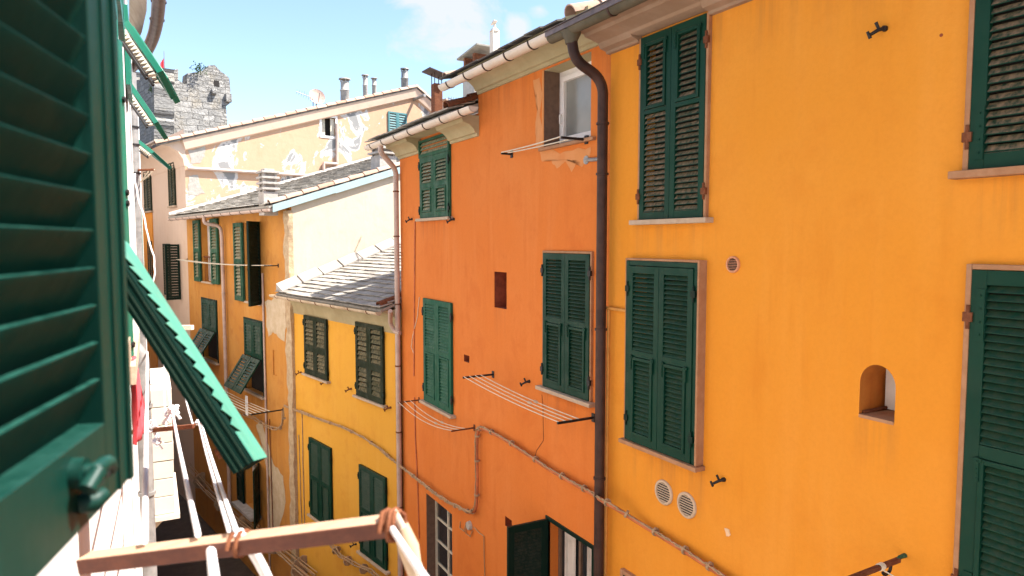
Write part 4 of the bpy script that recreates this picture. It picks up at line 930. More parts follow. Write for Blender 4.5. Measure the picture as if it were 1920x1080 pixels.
mb = MB(); mb.hexa([F.p(k0 - .1, .15, zt_ + .03), F.p(k1 + 2, .15, zt_ - .77), F.p(k1 + 2, -.6, zt_ - .77), F.p(k0 - .1, -.6, zt_ + .03)], [F.p(k0 - .1, .15, zt_ + .10), F.p(k1 + 2, .15, zt_ - .70), F.p(k1 + 2, -.6, zt_ - .70), F.p(k0 - .1, -.6, zt_ + .10)]); rr = mb.build('roof', M['tile'], RH)
c_ = PB.p(0, -3.5, 0); ks = column_on(c_, PB.ex, 821); p = PB.p(ks, -3.5, 0); z0_, z1_, z2_ = z_at(p, 200, 821), z_at(p, 158, 821), z_at(p, 141, 821)
mb = MB(); F = Frame(p, (1, 0, 0), (0, 1, 0)); mb.box(F, -.13, .13, -.13, .13, z0_ - 1.5, z1_); st_ = mb.build('flue', M['rust'], RH, bevel=.01)
mb = MB(); mb.hexa([F.p(-.34, -.3, z2_ + .10), F.p(.28, -.3, z2_ - .06), F.p(.28, .3, z2_ - .06), F.p(-.34, .3, z2_ + .10)], [F.p(-.34, -.3, z2_ + .13), F.p(.28, -.3, z2_ - .03), F.p(.28, .3, z2_ - .03), F.p(-.34, .3, z2_ + .13)])
for a_ in (-.11, .11):
    for b_ in (-.11, .11): mb.tube([F.p(a_, b_, z1_ - .02), F.p(a_, b_, z2_ + .04)], .014, 5)
mb.build('flue_hood', M['pipe_brown'], st_)

# chimneys standing behind the eave of the orange house
CH = thing('chimney_stack', 'tall rendered chimney with a flat slab cap and thin white pipe behind the ivory gutter', 'chimney', PB.p(9, -2, CZ + 2))
c_ = PB.p(0, -2.2, 0); ks = column_on(c_, PB.ex, 893); p = PB.p(ks, -2.2, 0); F = Frame(p, (0, -1, 0), (-1, 0, 0))
zb_, zt_ = z_at(p, 215, 893), z_at(p, 108, 893)
mb = MB(); mb.box(F, -.20, .34, -.22, .22, zb_ - .6, zt_ - .22); mb.build('stack', M['concrete'], CH, bevel=.01)
mb = MB(); mb.box(F, -.19, -.11, -.2, .2, zt_ - .22, zt_); mb.build('brick_pier', M['rust'], CH); mb = MB(); mb.box(F, .25, .33, -.2, .2, zt_ - .22, zt_); mb.build('brick_pier', M['rust'], CH)
mb = MB(); mb.hexa([F.p(-.42, -.26, zt_), F.p(.56, -.26, zt_ + .10), F.p(.56, .26, zt_ + .10), F.p(-.42, .26, zt_)], [F.p(-.42, -.26, zt_ + .04), F.p(.56, -.26, zt_ + .14), F.p(.56, .26, zt_ + .14), F.p(-.42, .26, zt_ + .04)]); mb.build('slab_cap', M['slate'], CH, bevel=.006)
ks = column_on(c_, PB.ex, 928); p2 = PB.p(ks, -2.2, 0); z0_, z1_, z2_ = z_at(p2, 100, 928), z_at(p2, 52, 928), z_at(p2, 43, 928)
mb = MB(); mb.box(Frame(p2, (0, -1, 0), (-1, 0, 0)), -.075, .075, -.075, .075, z0_ - .6, z1_ - .06); mb.lathe(Vector((p2.x, p2.y, z1_)), [(.10, -.08), (.07, -.03), (.03, 0), (.02, .09)], 10); mb.build('pipe', M['pvc'], CH)
mb = MB(); G = Frame(Vector((p2.x, p2.y, 0)), (0, -1, 0), (-1, 0, 0)); mb.tube([G.p(-.16, 0, z2_), G.p(0, 0, z2_ + .02), G.p(.10, 0, z2_ + .01)], [.012, .045, .012], 8); mb.tube([G.p(.0, 0, z1_ + .03), G.p(.0, 0, z2_)], .012, 6); mb.build('vane', M['pvc'], CH)

# ================================================================== castle
CT = thing('castle_tower', 'grey stone castle tower with broken battlements on the skyline behind the rooftops', 'castle', at(340, 300, 60) * 1)
D0 = 60.0
def outline(pts, j=.10, sub=3):
    out = []
    for i in range(len(pts)):
        a, b = pts[i], pts[(i + 1) % len(pts)]; n = max(1, int(math.hypot(a[0] - b[0], a[1] - b[1]) / 7))
        for k in range(n): out.append((a[0] + (b[0] - a[0]) * k / n + random.uniform(-1, 1) * .55, a[1] + (b[1] - a[1]) * k / n + random.uniform(-1, 1) * .55))
    return out
fwd = CR @ Vector((0, 0, -1)); fwd.z = 0; fwd.normalize(); rt = PG.ex.copy()
cc_ = at(288, 300, D0); CF = Plane((cc_.x, cc_.y), rt, PG.ey)
def thick(mb, F, pts, dep):
    a = [F.p(x, 0, z) for x, z in pts]; b = [F.p(x, -dep, z) for x, z in pts]; n = len(pts)
    mb.add(a + b, [tuple(range(n)), tuple(range(2 * n - 1, n - 1, -1))] + [(i, (i + 1) % n, n + (i + 1) % n, n + i) for i in range(n)])
M['castle'] = block_stone('castle_stone', rt)
pts = outline([(288, 330), (288, 150), (303, 151), (303, 131), (318, 130), (334, 129), (334, 149), (345, 157), (351, 157), (351, 137), (372, 135), (386, 130), (392, 123), (402, 122), (408, 128), (414, 134), (430, 146), (432, 170), (431, 194), (424, 199), (426, 225), (425, 330)])
mb = MB(); thick(mb, CF, [CF.hit(x, y) for x, y in pts], 1.6); mb.build('front_wall', M['castle'], CT, smooth=10)
x0 = CF.hit(288, 300)[0]; d2 = PC.ex.copy()
CL = Plane(CF.p(x0, 0, 0), d2, -(d2.cross(Z)).normalized())
CL.ey = d2.cross(Z) if (d2.cross(Z)).dot(CP - CL.o) > 0 else -d2.cross(Z)
ptl = outline([(289, 330), (289, 148), (288, 125), (276, 124), (262, 128), (262, 150), (252, 150), (252, 134), (240, 135), (232, 330)])
M['castle_side'] = block_stone('castle_side_stone', d2)
mb = MB(); thick(mb, CL, [CL.hit(x, y) for x, y in ptl], 1.6); mb.build('side_wall', M['castle_side'], CT, smooth=10)
h0 = CF.hit(401, 150); h1 = CF.hit(411, 163); mb = MB(); mb.box(CF, h0[0], h1[0], -.2, .012, h1[1], h0[1]); mb.build('loophole', M['dark_room'], CT)
mb = MB(); q = CF.hit(403, 170); mb.box(CF, q[0] - .35, q[0] + .1, -.1, .35, q[1] - .35, q[1] + .1); mb.build('stone_bracket', M['castle'], CT, bevel=.05); mb = MB(); q = CF.hit(428, 182); mb.box(CF, q[0] - .3, q[0] + .25, -.1, .3, q[1] - .5, q[1] + .3); mb.build('stone_bracket', M['castle'], CT, bevel=.05)
mb = MB(); p = CF.p(CF.hit(322, 130)[0], -2.5, 0); z0_, z1_ = CF.hit(322, 140)[1], CF.hit(322, 93)[1] + .4
FP = thing('flagpole', 'thin flagpole with a limp red and white flag on top of the castle', 'flagpole', Vector((p.x, p.y, z0_)))
mb.tube([Vector((p.x, p.y, z0_)), Vector((p.x, p.y, z1_))], [.05, .03], 6); mb.build('pole', M['zinc'], FP)
mb = MB(); n = 8; F = Frame(p, -rt, -PG.ey); hz = z1_ - z0_
for j in range(2):
    mb.add([F.p(.05 + .30 * i / n * (1 - .3 * j), .05 * math.sin(i * 2), z0_ + hz * (.75 - .35 * jj - .2 * i / n)) for jj in (j, j + 1) for i in range(n + 1)], [(i, i + 1, n + 2 + i, n + 1 + i) for i in range(n)])
mb.build('flag', M['red_cloth'], FP, smooth=80)
def weed(px, py, rad, n, label):
    c = CF.p(CF.hit(px, py)[0], .25, CF.hit(px, py)[1]); mb = MB()
    for i in range(n):
        v = Vector((random.gauss(0, .5), random.gauss(0, .5), random.gauss(.1, .45))) * rad; d = Vector((random.uniform(-1, 1), random.uniform(-1, 1), random.uniform(-.3, 1))).normalized(); e = d.cross(Vector((random.random(), random.random(), random.random()))).normalized()
        l = rad * random.uniform(.25, .45); p = c + v; mb.poly(p, p + d * l * .5 + e * l * .3, p + d * l, p + d * l * .5 - e * l * .3)
    tag(mb.build('wall_plant', M['leaf'], smooth=1), label, 'plant', 'weeds on the castle wall')
weed(371, 131, .55, 110, 'tall green weed on top of the wide right battlement'); weed(285, 172, .40, 90, 'small round weed halfway up the castle corner'); weed(311, 158, .5, 90, 'flat green weed under the gap in the battlements'); weed(268, 122, .5, 70, 'pale weed on the leftmost battlement')

# satellite dish and aerials on the peach roof
DS = thing('satellite_dish', 'pinkish satellite dish on the tiled edge of the peach roof', 'dish', PG.p(5, -.6, CZ + 5.5))
pb = PG.p(0, -.8, 0); kk = column_on(pb, PG.ex, 600); c_ = pb + PG.ex * kk; c_.z = z_at(c_, 181, 600); nn_ = (-fwd + rt * .5 + Z * .35).normalized(); e1 = nn_.cross(Z).normalized(); e2 = e1.cross(nn_)
mb = MB(); n = 18; rings = [(.03, -.10), (.18, -.075), (.30, -.02), (.33, .0), (.33, -.02), (.18, -.10), (.03, -.12)]
mb.add([c_ + e1 * r * math.cos(2 * math.pi * k / n) + e2 * r * 1.1 * math.sin(2 * math.pi * k / n) + nn_ * d for r, d in rings for k in range(n)], [(i * n + k, i * n + (k + 1) % n, (i + 1) * n + (k + 1) % n, (i + 1) * n + k) for i in range(len(rings) - 1) for k in range(n)]); mb.build('reflector', M['dish'], DS, smooth=60)
mb = MB(); mb.tube([c_ - nn_ * .1, c_ - nn_ * .2 - Z * .1, c_ - nn_ * .2 - Z * .9], .025, 6); mb.tube([c_ - e2 * .3, c_ + nn_ * .4 - e2 * .1], .015, 5); mb.build('mount', M['zinc'], DS)
def aerial(px0, py0, px1, py1, k, n, label, P, off, ln):
    a_, b_ = P.p(0, off, 0), None; ka, kb = column_on(a_, P.ex, px0), column_on(a_, P.ex, px1); p0, p1 = a_ + P.ex * ka, a_ + P.ex * kb; p0.z, p1.z = z_at(p0, py0, px0), z_at(p1, py1, px1)
    T = thing('tv_aerial', label, 'aerial', p1); mb = MB(); mb.tube([p0, p1], .014, 5); mb.tube([p1, p1 - Z * 1.1], .02, 5); mb.build('boom', M['zinc'], T)
    mb = MB(); d = (p1 - p0).normalized(); s_ = d.cross(P.ey).normalized()
    for i in range(n): p = p0.lerp(p1, (i + .3) / n); l = ln * (.6 + .6 * i / n); mb.tube([p - s_ * l, p + s_ * l], .008, 4)
    mb.build('elements', M['zinc'], T)
aerial(561, 172, 592, 184, 0, 7, 'thin metal aerial left of the satellite dish on the peach roof', PG, -.8, .16)
aerial(842, 184, 868, 192, 0, 6, 'thin metal aerial beside the chimney behind the lower ivory gutter', PB, -3.0, .09)

# ================================================================== the house the picture is taken from, on the left
PL = Plane((-.16, 0, 0), (math.sin(R(1.8)), math.cos(R(1.8)), 0), (math.cos(R(1.8)), -math.sin(R(1.8)), 0))
LH = thing('town_house', 'white house along the left edge with glossy green shutters tilted out over the street', 'house', PL.p(8, 0, 0))
own = (-.95, .45, CZ - .95, CZ + .9)
ups = [(5.0, 6.0), (7.6, 8.6), (10.9, 11.9)]
lws = [(1.62, 2.5, CZ - .28, CZ + 1.2), (2.9, 3.8, CZ - .45, CZ + 1.1)]
loww = [(5.2, 6.2, CZ - 4.7, CZ - 3.1), (9.0, 10.0, CZ - 4.7, CZ - 3.1), (12, 13, CZ - 1.2, CZ + .5), (14, 15, CZ - 4.7, CZ - 3.1)]
lho = [hole(own, .25, back=True)] + [hole(r, .2, back=True) for r in lws + loww] + [hole((a, b, CZ + .55, CZ + 2.25), .2, back=True) for a, b in ups]
mb = MB(); wall_face(mb, PL, -9, 22, 0, CZ + 3.1, lho); shell(mb, PL, -9, 22, 0, CZ + 3.1, 7); mb.build('wall', M['white_wall'], LH)
mb = MB(); mb.sweep(PL, [(-.02, CZ + 2.85), (.06, CZ + 2.9), (.20, CZ + 3.02), (.36, CZ + 3.08), (.36, CZ + 3.16), (-7, CZ + 3.16)], -9, 9); mb.build('cornice', M['white_wall'], LH, smooth=50)
mb = MB(); gp = [at(299, -40, 8.6), at(297, 20, 9.3), at(291, 60, 9.9), at(278, 92, 10.5), at(258, 118, 11.2), at(242, 130, 11.8)]; mb.tube(fillet(gp, .4, 5), .085, 12); gt_ = mb.build('gutter', M['flash'], LH, smooth=60)
for q in (gp[1].lerp(gp[0], .3), gp[2].lerp(gp[1], .6)):
    b = MB(); b.tube([q - Vector((0, 0, .012)), q + Vector((0, 0, .012))], .096, 12); b.build('gutter_bracket', M['pipe_brown'], gt_)
mb = MB(); mb.add([at(243, -40, 9.0), at(276, -40, 8.6), at(275, 20, 9.3), at(266, 60, 9.9), at(252, 92, 10.5), at(243, 100, 11)], [tuple(range(6))]); mb.add([at(243, -40, 9.0) + Z * .2, at(276, -40, 8.6) + Z * .2, at(275, 20, 9.3) + Z * .2, at(266, 60, 9.9) + Z * .2, at(252, 92, 10.5) + Z * .2, at(243, 100, 11) + Z * .2], [tuple(range(6))]); mb.build('eave_soffit', M['sill'], LH)
# unseen wing added round the bend, bouncing light onto ochre and peach houses
WG = Plane(PL.p(22, 0, 0), PC.ex, -PC.ey)
mb = MB(); wall_face(mb, WG, .02, 24, 0, CZ + 3.6); shell(mb, WG, .02, 24, 0, CZ + 3.6, 6); mb.build('unseen_wing', M['white_wall'], LH)
# the near leaf, swung right round and standing a little off the wall
a = R(16.5); ex_ = Vector((math.sin(a), math.cos(a), 0)); ey_ = Vector((math.cos(a), -math.sin(a), 0))
tip = CP.copy(); tip.z = 0
fe = CP + ray(236, 453) * (.90 / 1.0); ln = .66
zb_ = z_at(fe, 893, 254); L = Frame(Vector((fe.x, fe.y, zb_)) - ex_ * ln - ey_ * .046, ex_, ey_)
mb = MB(); st, t, h = .092, .042, 1.62
mb.box(L, ln - st, ln, 0, t, 0, h); mb.box(L, 0, st, 0, t, 0, h); mb.box(L, st, ln - st, 0, t, 0, .098); mb.box(L, st, ln - st, 0, t, h - .1, h)
mb.box(L, ln - st * .58, ln - st * .50, t, t + .003, .0, h); mb.box(L, ln - st * .16, ln - .001, t, t + .004, .0, h)
lv = MB(); n = 32; p = (h - .2) / n
for i in range(n):
    z = .100 + p * i; q = [(t - .004, z + p * .98), (t - .001, z + p * .98 + .009), (t - .009, z + p * .98 + .010), (.004, z - p * .42 + .006), (.004, z - p * .42)]
    if i == n - 1: continue
    lv.sweep(L, q, st + .006, ln - st - .004)
NS = mb.build('shutter', M['green_near'], LH, bevel=.0035, label='large out-of-focus green shutter filling the left edge')
lv.build('louvres', M['green_louvre'], NS, bevel=.002)
mb = MB(); px_ = L.p(ln - st - .085, t, .060); k_ = .72
V = lambda x, y, z: px_ + ex_ * x * k_ + ey_ * y * k_ + Z * z * k_
mb.tube(fillet([V(-.02, 0, .012), V(-.02, .03, .014), V(.02, .034, .016), V(.045, .03, -.004), V(.05, .012, -.012)], .014, 4), .0085, 10); mb.tube([V(-.02, -.002, .012), V(-.02, .016, .012)], .017, 12)
mb.tube([V(-.045, .026, -.006), V(-.02, .034, .014)], .010, 8); mb.tube([V(.0, 0, -.042), V(.004, .02, -.040), V(.02, .026, -.036)], [.011, .012, .009], 10)
mb.build('latch', M['green_near'], NS, smooth=60)
# opposite leaf of the same window, added unseen behind the viewer for shade
L2 = Frame(PL.p(own[0] - .02, .03, own[2]), PL.ey * .94 - PL.ex * .34, -PL.ex * .94 - PL.ey * .34); leaf(L2, .66, 1.62, 'plain', M['green_near'], LH, pitch=.05)
# neighbouring leaf seen edge-on, with its flap propped out
fe2 = CP + ray(244, 453) * 2.05; zt2, zb2 = z_at(fe2, 80, 240), z_at(fe2, 668, 250)
L3 = Frame(Vector((fe2.x, fe2.y, zb2)) - ex_ * .44 - ey_ * .045, ex_, ey_)
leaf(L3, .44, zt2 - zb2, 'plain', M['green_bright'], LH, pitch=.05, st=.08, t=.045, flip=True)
mb = MB()
for py in (190, 362, 382, 645): z = z_at(fe2, py, 243); mb.tube([Vector((fe2.x, fe2.y, z)) - ex_ * .02 - ey_ * .01, Vector((fe2.x, fe2.y, z)) - ex_ * .02 + ey_ * .007], .009, 8)
mb.build('hinge_bolts', M['iron'], LH)
def flap(pxa, pya, pxb, pyb, dep, wd, name, mat, yaw, th, pitch, ext=0):
    """A top-hung shutter flap: near edge from a to b, running away by its width."""
    a_, b_ = at(pxa, pya, dep), at(pxb, pyb, dep * .985); down = (b_ - a_); a_ = a_ - down * ext; down = b_ - a_; lnn = down.length; ez_ = -down.normalized()
    exx = Vector((math.sin(R(yaw)), math.cos(R(yaw)), 0)); exx = (exx - ez_ * exx.dot(ez_)).normalized(); eyy = ez_.cross(exx).normalized()
    if eyy.z < 0: eyy = -eyy
    G = Frame(b_ - eyy * th, exx, eyy, ez_)
    return G, lnn, leaf(G, wd, lnn, 'plain', mat, LH, pitch=pitch, t=th, st=max(.045, th))
def small_flap(*a):
    G, ln_, f_ = flap(*a); mb = MB(); n = 14
    for i in range(n): z0_, z1_ = ln_ * i / n, ln_ * (i + 1) / n; mb.add([G.p(.0, -.012, z0_), G.p(.0, -.012, z1_), G.p(.0, -.065, (z0_ + z1_) / 2), G.p(.03, -.012, z0_), G.p(.03, -.012, z1_), G.p(.03, -.065, (z0_ + z1_) / 2)], [(0, 1, 2), (5, 4, 3), (0, 3, 4, 1), (1, 4, 5, 2), (2, 5, 3, 0)])
    mb.build('slat_edges', M['cream_frame'], f_)
    mb = MB(); mb.tube([G.p(.01, -.085, .0), G.p(.01, -.085, ln_)], .012, 6); mb.tube([G.p(.01, -.085, .03), G.p(.01, 0, .03)], .012, 6); mb.build('stay_rod', M['iron'], f_)
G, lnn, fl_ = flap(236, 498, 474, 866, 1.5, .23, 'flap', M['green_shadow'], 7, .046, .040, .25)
mb = MB()
for q in (.008, .020, .036): mb.box(G, -.003, .0, q, q + .004, .0, lnn)
mb.build('beading', M['green_dark'], fl_)
mb = MB(); mb.tube([G.p(.06, -.004, .06), G.p(.06, -.016, .06)], .012, 10); mb.build('knob', M['rust'], fl_)
# plate with sunlight put into its colour, saw-toothed slat ends along near edge
mb = MB(); n = 17
for i in range(n):
    z0_, z1_ = lnn * i / n, lnn * (i + 1) / n; zm = (z0_ + z1_) / 2; tp = .075 if 1 < i < n - 1 else .0
    up_ = [G.p(tp, .0485, z0_), G.p(.0, .0485, zm), G.p(tp, .0485, z1_), G.p(.23, .0485, z1_), G.p(.23, .0485, z0_)]
    mb.add(up_ + [v + G.ey * .0025 for v in up_], [(0, 1, 2, 3, 4), (9, 8, 7, 6, 5), (0, 5, 6, 1), (1, 6, 7, 2)])
mb.build('sunlit_plate', M['green_light'], fl_)
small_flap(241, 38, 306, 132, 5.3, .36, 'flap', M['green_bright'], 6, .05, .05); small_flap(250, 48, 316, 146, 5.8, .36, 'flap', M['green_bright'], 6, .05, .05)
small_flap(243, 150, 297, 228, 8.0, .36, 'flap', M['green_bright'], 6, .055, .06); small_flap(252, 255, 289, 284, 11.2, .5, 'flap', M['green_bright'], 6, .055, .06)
for a, b in ups:
    F = PL.shift(a, .0, 0); mb = MB(); mb.box(F, 0, b - a, -.12, -.10, CZ + .55, CZ + 2.25); w = mb.build('window', M['dark_room'], LH)
    for k in (0, 1): leaf(PL.shift(a + k * (b - a) / 2 + .003, .005, CZ + 1.5), (b - a) / 2 - .006, .75, 'plain', M['green_bright'], w)
for r in loww + lws[1:]:
    simple_shutters(PL, r, LH, M['green_bright'], .06)
simple_shutters(PL, lws[0], LH, M['green_bright'], .06)
# grey downpipe, enclosed balcony box and the projecting ledges further on
dp = at(271, 800, 4.6); ztop_ = z_at(dp, 655, 271); downpipe([Vector((dp.x - .2, dp.y, ztop_ + .12)), Vector((dp.x, dp.y, ztop_)), Vector((dp.x, dp.y, CZ - 2)), Vector((dp.x, dp.y, .2))], .045, M['zinc'], LH, [Vector((dp.x, dp.y, CZ + q)) for q in (-1.1, -1.7)], fr=.1)
dq = at(252, 300, 9.0); downpipe([Vector((dq.x, dq.y, CZ + 2.2)), Vector((dq.x, dq.y, CZ - 3)), Vector((dq.x, dq.y, .2))], .06, M['zinc'], LH, [Vector((dq.x, dq.y, CZ + q)) for q in (1.75, 1.5, 1.27, .9)], cmat=M['iron'])
BX = at(265, 850, 7.2); z1_, z0_ = z_at(BX, 733, 265), z_at(BX, 972, 265); F = Frame(Vector((BX.x, BX.y, 0)), PL.ey, -PL.ex)
wd = column_on(Vector((BX.x, BX.y, 0)), PL.ey, 310); mb = MB(); nb_ = 7
for i in range(nb_):
    q0, q1 = z0_ + (z1_ - z0_) * i / nb_, z0_ + (z1_ - z0_) * (i + 1) / nb_; g = random.uniform(0, .012); mb.box(F, -.35, wd + g, -1.4, g, q0 + .006, q1 - .002)
EB = mb.build('enclosed_balcony', M['panel'], LH, bevel=.004)
mb = MB(); mb.box(F, -.35, wd + .05, -1.45, .05, z0_ - .05, z0_); mb.build('balcony_edge', M['pvc'], EB)
mb = MB(); mb.hexa([F.p(-.35, -.12, z0_ - .40), F.p(-.05, -.12, z0_ - .30), F.p(-.05, -.02, z0_ - .30), F.p(-.35, -.02, z0_ - .40)], [F.p(-.35, -.12, z0_ - .06), F.p(wd - .1, -.12, z0_ - .06), F.p(wd - .1, -.02, z0_ - .06), F.p(-.35, -.02, z0_ - .06)]); mb.build('bracket', M['wood_pale'], EB)
mb = MB(); mb.tube(wobble([at(x, y, 6.5) for x, y in ((252, 325), (258, 370), (268, 400), (276, 440), (288, 480), (291, 510), (284, 538), (274, 545), (262, 543))], .006, 3), .0075, 7); mb.build('cable', M['rope'], LH, smooth=60)

# ================================================================== clothes lines
def line_mesh(pairs, sagv, rad, mat, parent, name='line'):
    for a, b in pairs:
        mb = MB(); mb.tube(sag(a, b, sagv), rad, 6); mb.build(name, mat, parent, smooth=80)
def wall_line(P, arms, n, house_label, arm_mat, rad=.007, w=.012, sagv=.03, clip=True, hooks=True):
    """Two arms out from a wall with lines strung between; arms: (wall px, wall py, free px)."""
    T = thing('clothes_line', house_label, 'clothes line', P.pt(arms[0][0], arms[0][1])); ends = []
    for wx, wy, fx in arms:
        a_ = P.pt(wx, wy); k = abs(column_on(a_, P.ey, fx)); b_ = a_ + P.ey * k
        mb = MB(); F = Frame(a_, P.ey, P.ex); mb.box(F, -.02, k, -w, w, -w, w); mb.box(F, -.01, .012, -w * 2.2, w * 2.2, -.05, .05); mb.build('arm', arm_mat, T, bevel=.002); ends.append((a_, k))
    (a0_, k0), (a1_, k1) = ends; k = min(k0, k1); ps = []
    for i in range(n):
        f = .42 + .55 * i / max(1, n - 1); ps.append((a0_ + P.ey * k0 * f + Z * w, a1_ + P.ey * k1 * f + Z * w))
    line_mesh(ps, sagv, rad, M['line'], T)
    if clip:
        for a_, b_ in ps[:2]:
            mb = MB(); d = (b_ - a_).normalized(); q = a_.lerp(b_, .62) - Z * sagv * .94; mb.tube([q - d * .05, q - d * .03, q + d * .03, q + d * .05], [.008, .018, .018, .008], 8); mb.build('line_tensioner', M['vent_white'], T)
    return T
wall_line(PB, ((925, 702, 868), (1113, 783, 1045)), 4, 'clothes line on two black arms beneath the clean green shutters of the orange house', M['iron'], .006, .013)
wall_line(PB, ((786, 750, 746), (890, 802, 846)), 3, 'sagging clothes line on two rusty arms under the flaking shutters of the orange house', M['rust'], .006, .011, .10)
wall_line(PB, ((1100, 262, 1052), (960, 289, 940)), 2, 'short clothes line on dark arms below the white attic window', M['iron'], .008, .014, .01, False)
wall_line(PC, ((522, 498, 495), (352, 487, 330)), 4, 'clothes line across the open shutters at the top of the ochre house', M['iron'], .010, .014, .06)
wall_line(PC, ((531, 768, 470), (372, 690, 325)), 5, 'clothes line with five strands between the lower storeys of the ochre house', M['iron'], .010, .016, .10, False)
mb = MB(); a_ = PC.pt(462, 742, .45); mb.box(Frame(a_, PC.ex, PC.ey), -.09, .09, -.01, .01, -.55, .0); tag(mb.build('hanging_cloth', M['rope'], bevel=.004), 'narrow white cloth strip hanging from the line on the ochre house', 'cloth')
# bracket in the low right corner of the golden wall
a_ = PA.pt(1697, 1044); T = thing('clothes_line', 'rusty clothes line arm low on the golden wall with white line looped on it', 'clothes line', a_)
k = column_on(a_, PA.ey, 1560); F = Frame(a_, PA.ey, PA.ex); mb = MB(); mb.tube([F.p(0, 0, .01), F.p(.06, 0, .012), F.p(.10, 0, -.004)], [.016, .014, .012], 8); mb.build('wall_stud', M['green_worn'], T)
mb = MB(); mb.box(F, .07, abs(k), -.015, .015, -.018, .012); mb.build('arm', M['rust'], T, bevel=.002)
mb = MB(); mb.tube(fillet([F.p(.16, 0, -.01), F.p(.17, .0, -.06), F.p(.23, 0, -.075), F.p(.25, 0, -.05)], .02, 4), .011, 8); mb.build('arm_hook', M['iron'], T)
mb = MB()
for i in range(4):
    c_ = .26 + .012 * i; mb.tube([F.p(c_ + .006 * math.cos(t_), math.cos(t_) * .02, -.003 + math.sin(t_) * .022) for t_ in [2 * math.pi * j / 12 for j in range(13)]], .0045, 5)
mb.tube(sag(F.p(.27, 0, -.02), F.p(.22, -.9, -.02), .05), .005, 5); mb.build('line', M['line'], T)

# the wooden bar outside the own window with its plastic lines, and the thin bars beyond
WB = thing('clothes_line', 'blurred reddish wooden bar in the foreground with thick white lines tied to it', 'clothes line', at(250, 1050, 1.3))
a_, b_ = at(160, 1055, 1.25), at(742, 984, 1.16); d = (b_ - a_).normalized(); sd = d.cross(Z).normalized(); uu = sd.cross(d)
F = Frame(a_ - d * .12, d, sd, uu); lb = (b_ - a_).length + .12; mb = MB(); mb.box(F, .12, lb, -.021, .021, -.0145, .0145); mb.build('bar', M['wood'], WB, bevel=.003)
far = {'p': at(292, 806, 3.4), 'q': at(364, 799, 3.3)}
mb = MB(); mb.box(Frame(far['p'], (far['q'] - far['p']).normalized(), Z.cross((far['q'] - far['p']).normalized())), -.25, (far['q'] - far['p']).length, -.010, .010, -.010, .010); mb.build('far_bar', M['rust'], WB)
def on_bar(px): return a_ + d * column_on(a_, d, px)
tops = [(on_bar(443), at(377, 790, 3.30)), (on_bar(430), at(372, 790, 3.32)), (on_bar(372), at(322, 765, 3.36)), (on_bar(272), at(276, 660, 4.6))]
for (p0, p1), rr in zip(tops, (.0046, .0036, .0055, .0062)):
    mb = MB(); mb.tube(sag(p0 + Z * .026, p1, .015), rr, 8); mb.build('line', M['rope'], WB, smooth=80)
for p0, p1 in ((at(322, 770, 3.36), at(300, 640, 5.2)), (at(312, 808, 3.38), at(305, 690, 5)), (at(363, 800, 3.3), at(345, 735, 4.2))):
    mb = MB(); mb.tube(sag(p0, p1, .01), .0045, 6); mb.build('line', M['rope'], WB, smooth=80)
def knot(c, r, tails=3):
    mb = MB(); c = Vector(c)
    for i in range(7):
        t_ = [random.uniform(-1, 1) for _ in range(3)]; n_ = Vector(t_).normalized(); u_ = n_.orthogonal().normalized(); v_ = n_.cross(u_); oo = Vector((random.uniform(-1, 1), random.uniform(-1, 1), random.uniform(-1, 1))) * r * .5
        mb.tube([c + oo + (u_ * math.cos(2 * math.pi * k / 10) + v_ * math.sin(2 * math.pi * k / 10)) * r * random.uniform(.55, .75) for k in range(10)], r * .22, 6)
    for i in range(tails): e = Vector((random.uniform(-1, 1), random.uniform(-1, 1), random.uniform(-1.4, .3))).normalized() * r * random.uniform(1.6, 2.6); mb.tube([c, c + e * .6 + Z * r * .2, c + e], [r * .22, r * .2, r * .26], 6)
    mb.build('knot', M['rope'], WB, smooth=80)
knot(at(324, 772, 3.34), .030, 5); knot(at(280, 800, 3.4), .030, 4); knot(at(375, 792, 3.28), .018, 2); knot(at(293, 828, 3.35), .020, 2)
def wrap(px, r=.0225):
    c_ = on_bar(px); G = Frame(c_, d, sd, uu); mb = MB()
    mb.tube([G.p(.0016 * i + .002 * math.sin(i * 2.1), r * 1.12 * math.cos(i * .7), r * .9 * math.sin(i * .7)) for i in range(15)], .0042, 7); mb.build('binding', M['rust'], WB, smooth=80)
    return G
for px, tone in ((440, 'rope'), (728, 'pvc')):
    G = wrap(px); mb = MB(); e = G.p(0, -.03, -.02)
    mb.tube(fillet([G.p(.012, 0, .02), G.p(.014, -.03, -.03), G.p(.016, -.05, -.08), G.p(.02, -.06, -.15)], .02, 4), .0095, 9); mb.build('line_end', M[tone], WB, smooth=80)
G = wrap(722, .028)
mb = MB(); mb.tube(sag(on_bar(732) + Z * .0, at(815, 1110, .78), .002), .0052, 9); mb.build('line', M['rope'], WB, smooth=80)
mb = MB(); mb.tube([G.p(.02, -.02, -.01), G.p(.022, -.03, -.055), G.p(.026, -.03, -.11)], [.013, .019, .012], 9); mb.build('line_grip', M['gutter_old'], WB, smooth=80)
mb = MB(); mb.tube(sag(on_bar(395), at(405, 1110, .95), .002), .008, 9); mb.build('line', M['rope'], WB, smooth=80)
mb = MB(); p0 = at(325, 614, 7.5); p1 = at(361, 614, 7.4); mb.box(Frame(p0, (p1 - p0).normalized(), Z.cross((p1 - p0).normalized())), -.15, (p1 - p0).length, -.02, .02, -.025, .025)
T = thing('clothes_line', 'pale short wooden bar with a line standing out below the peach house corner', 'clothes line', p0); mb.build('bar', M['pvc'], T); mb = MB(); mb.tube(sag(at(333, 614, 7.4), at(352, 700, 5.4), .02), .010, 6); mb.build('line', M['rope'], T)
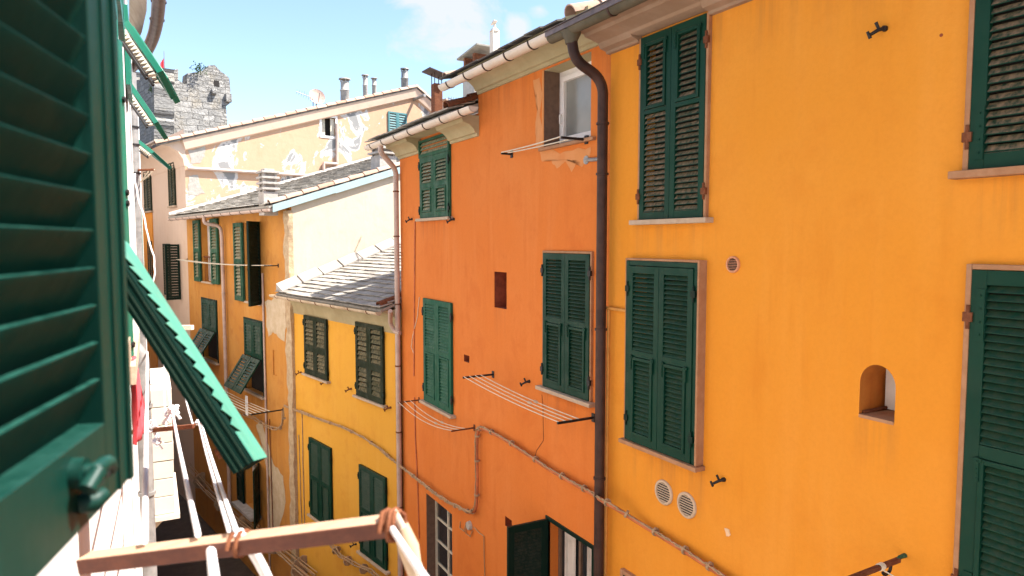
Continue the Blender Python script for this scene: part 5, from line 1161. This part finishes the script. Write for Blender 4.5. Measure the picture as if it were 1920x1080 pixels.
# dark bar far up on the left
p0, p1 = at(258, 319, 9.0), at(289, 318, 8.9); T = thing('clothes_line', 'thin dark bar with two looped lines high on the left before the peach house', 'clothes line', p0)
mb = MB(); mb.tube([p0 - (p1 - p0) * .3, p1], .016, 6); mb.build('bar', M['rust'], T)
for q in (0, .3): mb = MB(); mb.tube(sag(p1 - (p1 - p0) * q, at(256, 345 + 10 * q, 9.5), .02), .009, 6); mb.build('line', M['line'], T)
# red cloth hung below the neighbouring shutter
mb = MB(); n, m = 14, 10; top0, top1 = at(249, 668, 2.6), at(252, 664, 3.3); bot0, bot1 = at(256, 835, 2.6), at(272, 800, 3.1)
mb.add([(top0.lerp(top1, i / n)).lerp(bot0.lerp(bot1, i / n), j / m) + PL.ey * (.012 * math.sin(i * 1.3 + j * .3)) for j in range(m + 1) for i in range(n + 1)], [(j * (n + 1) + i, j * (n + 1) + i + 1, (j + 1) * (n + 1) + i + 1, (j + 1) * (n + 1) + i) for j in range(m) for i in range(n)])
RC = mb.build('hanging_cloth', M['red_cloth'], smooth=80); tag(RC, 'red cloth hanging beneath the green shutter edge on the left', 'cloth')
sm = RC.modifiers.new('thick', 'SOLIDIFY'); sm.thickness = .004

# ================================================================== cable runs along the right-hand walls
def cable_run(segs, label, n=3, rad=.012, main=None, spread=.02):
    pts = []
    for P, off, ps in segs: pts += [P.pt(x, y, off) for x, y in ps]
    T = thing('cable_run', label, 'cable', pts[len(pts) // 2])
    if main: mb = MB(); mb.tube(fillet(pts, .15, 5), main, 9); mb.build('conduit', M['conduit_orange'], T, smooth=60)
    for i in range(n):
        mb = MB(); of = Z * random.uniform(.0, spread) + Vector((-random.uniform(0, spread), 0, 0)) + (Vector((-main * .6, 0, main * .8)) if main else Vector())
        mb.tube(wobble([p + of for p in fillet(pts, .12, 4)], rad * .9, 2), rad * random.uniform(.6, 1), 6); mb.build('cable', M['cable'] if i % 2 else M['tan_cable'], T, smooth=80)
    for i in range(1, len(pts)):
        q = pts[i - 1].lerp(pts[i], .5); dd = (pts[i] - pts[i - 1]).normalized(); mb = MB(); mb.tube([q - dd * .012 + Z * .01, q + dd * .012 + Z * .01], (main or 0) + spread * 1.1, 8); mb.build('cable_tie', M['tan_cable'], T)
    return T
cable_run([(PC, .06, [(533, 762), (560, 772), (600, 787), (640, 801), (680, 820), (712, 842), (742, 868)]), (PB, .10, [(760, 882), (790, 905), (815, 926), (840, 942), (868, 957), (885, 962)])], 'bundle of thin cables strung across the yellow house onto the orange one', 4, .013, None, .035)
cable_run([(PB, .06, [(880, 962), (893, 958), (895, 900), (894, 830), (896, 806), (905, 803), (940, 820), (980, 846), (1030, 880), (1080, 909), (1112, 926)]), (PA, .22, [(1128, 938), (1150, 950)]), (PA, .06, [(1200, 981), (1260, 1018), (1310, 1050), (1352, 1078), (1420, 1125)])], 'painted conduit climbing the orange house and slanting down the golden wall', 3, .009, .024, .018)
cable_run([(PC, .12, [(533, 770), (531, 800), (520, 806), (500, 800), (478, 785), (440, 770)])], 'looped grey cables at the crumbling corner of the ochre house', 3, .016, None, .05)
cable_run([(PC, .10, [(360, 880), (400, 925), (440, 962), (490, 1000), (540, 1040), (600, 1090)])], 'thick sagging cables low along the dark foot of the ochre house', 6, .02, None, .28)
cable_run([(PC, .12, [(622, 1020), (640, 1045), (665, 1060), (700, 1075), (740, 1110)])], 'loose grey cables hanging below the low windows of the yellow house', 4, .018, None, .10)
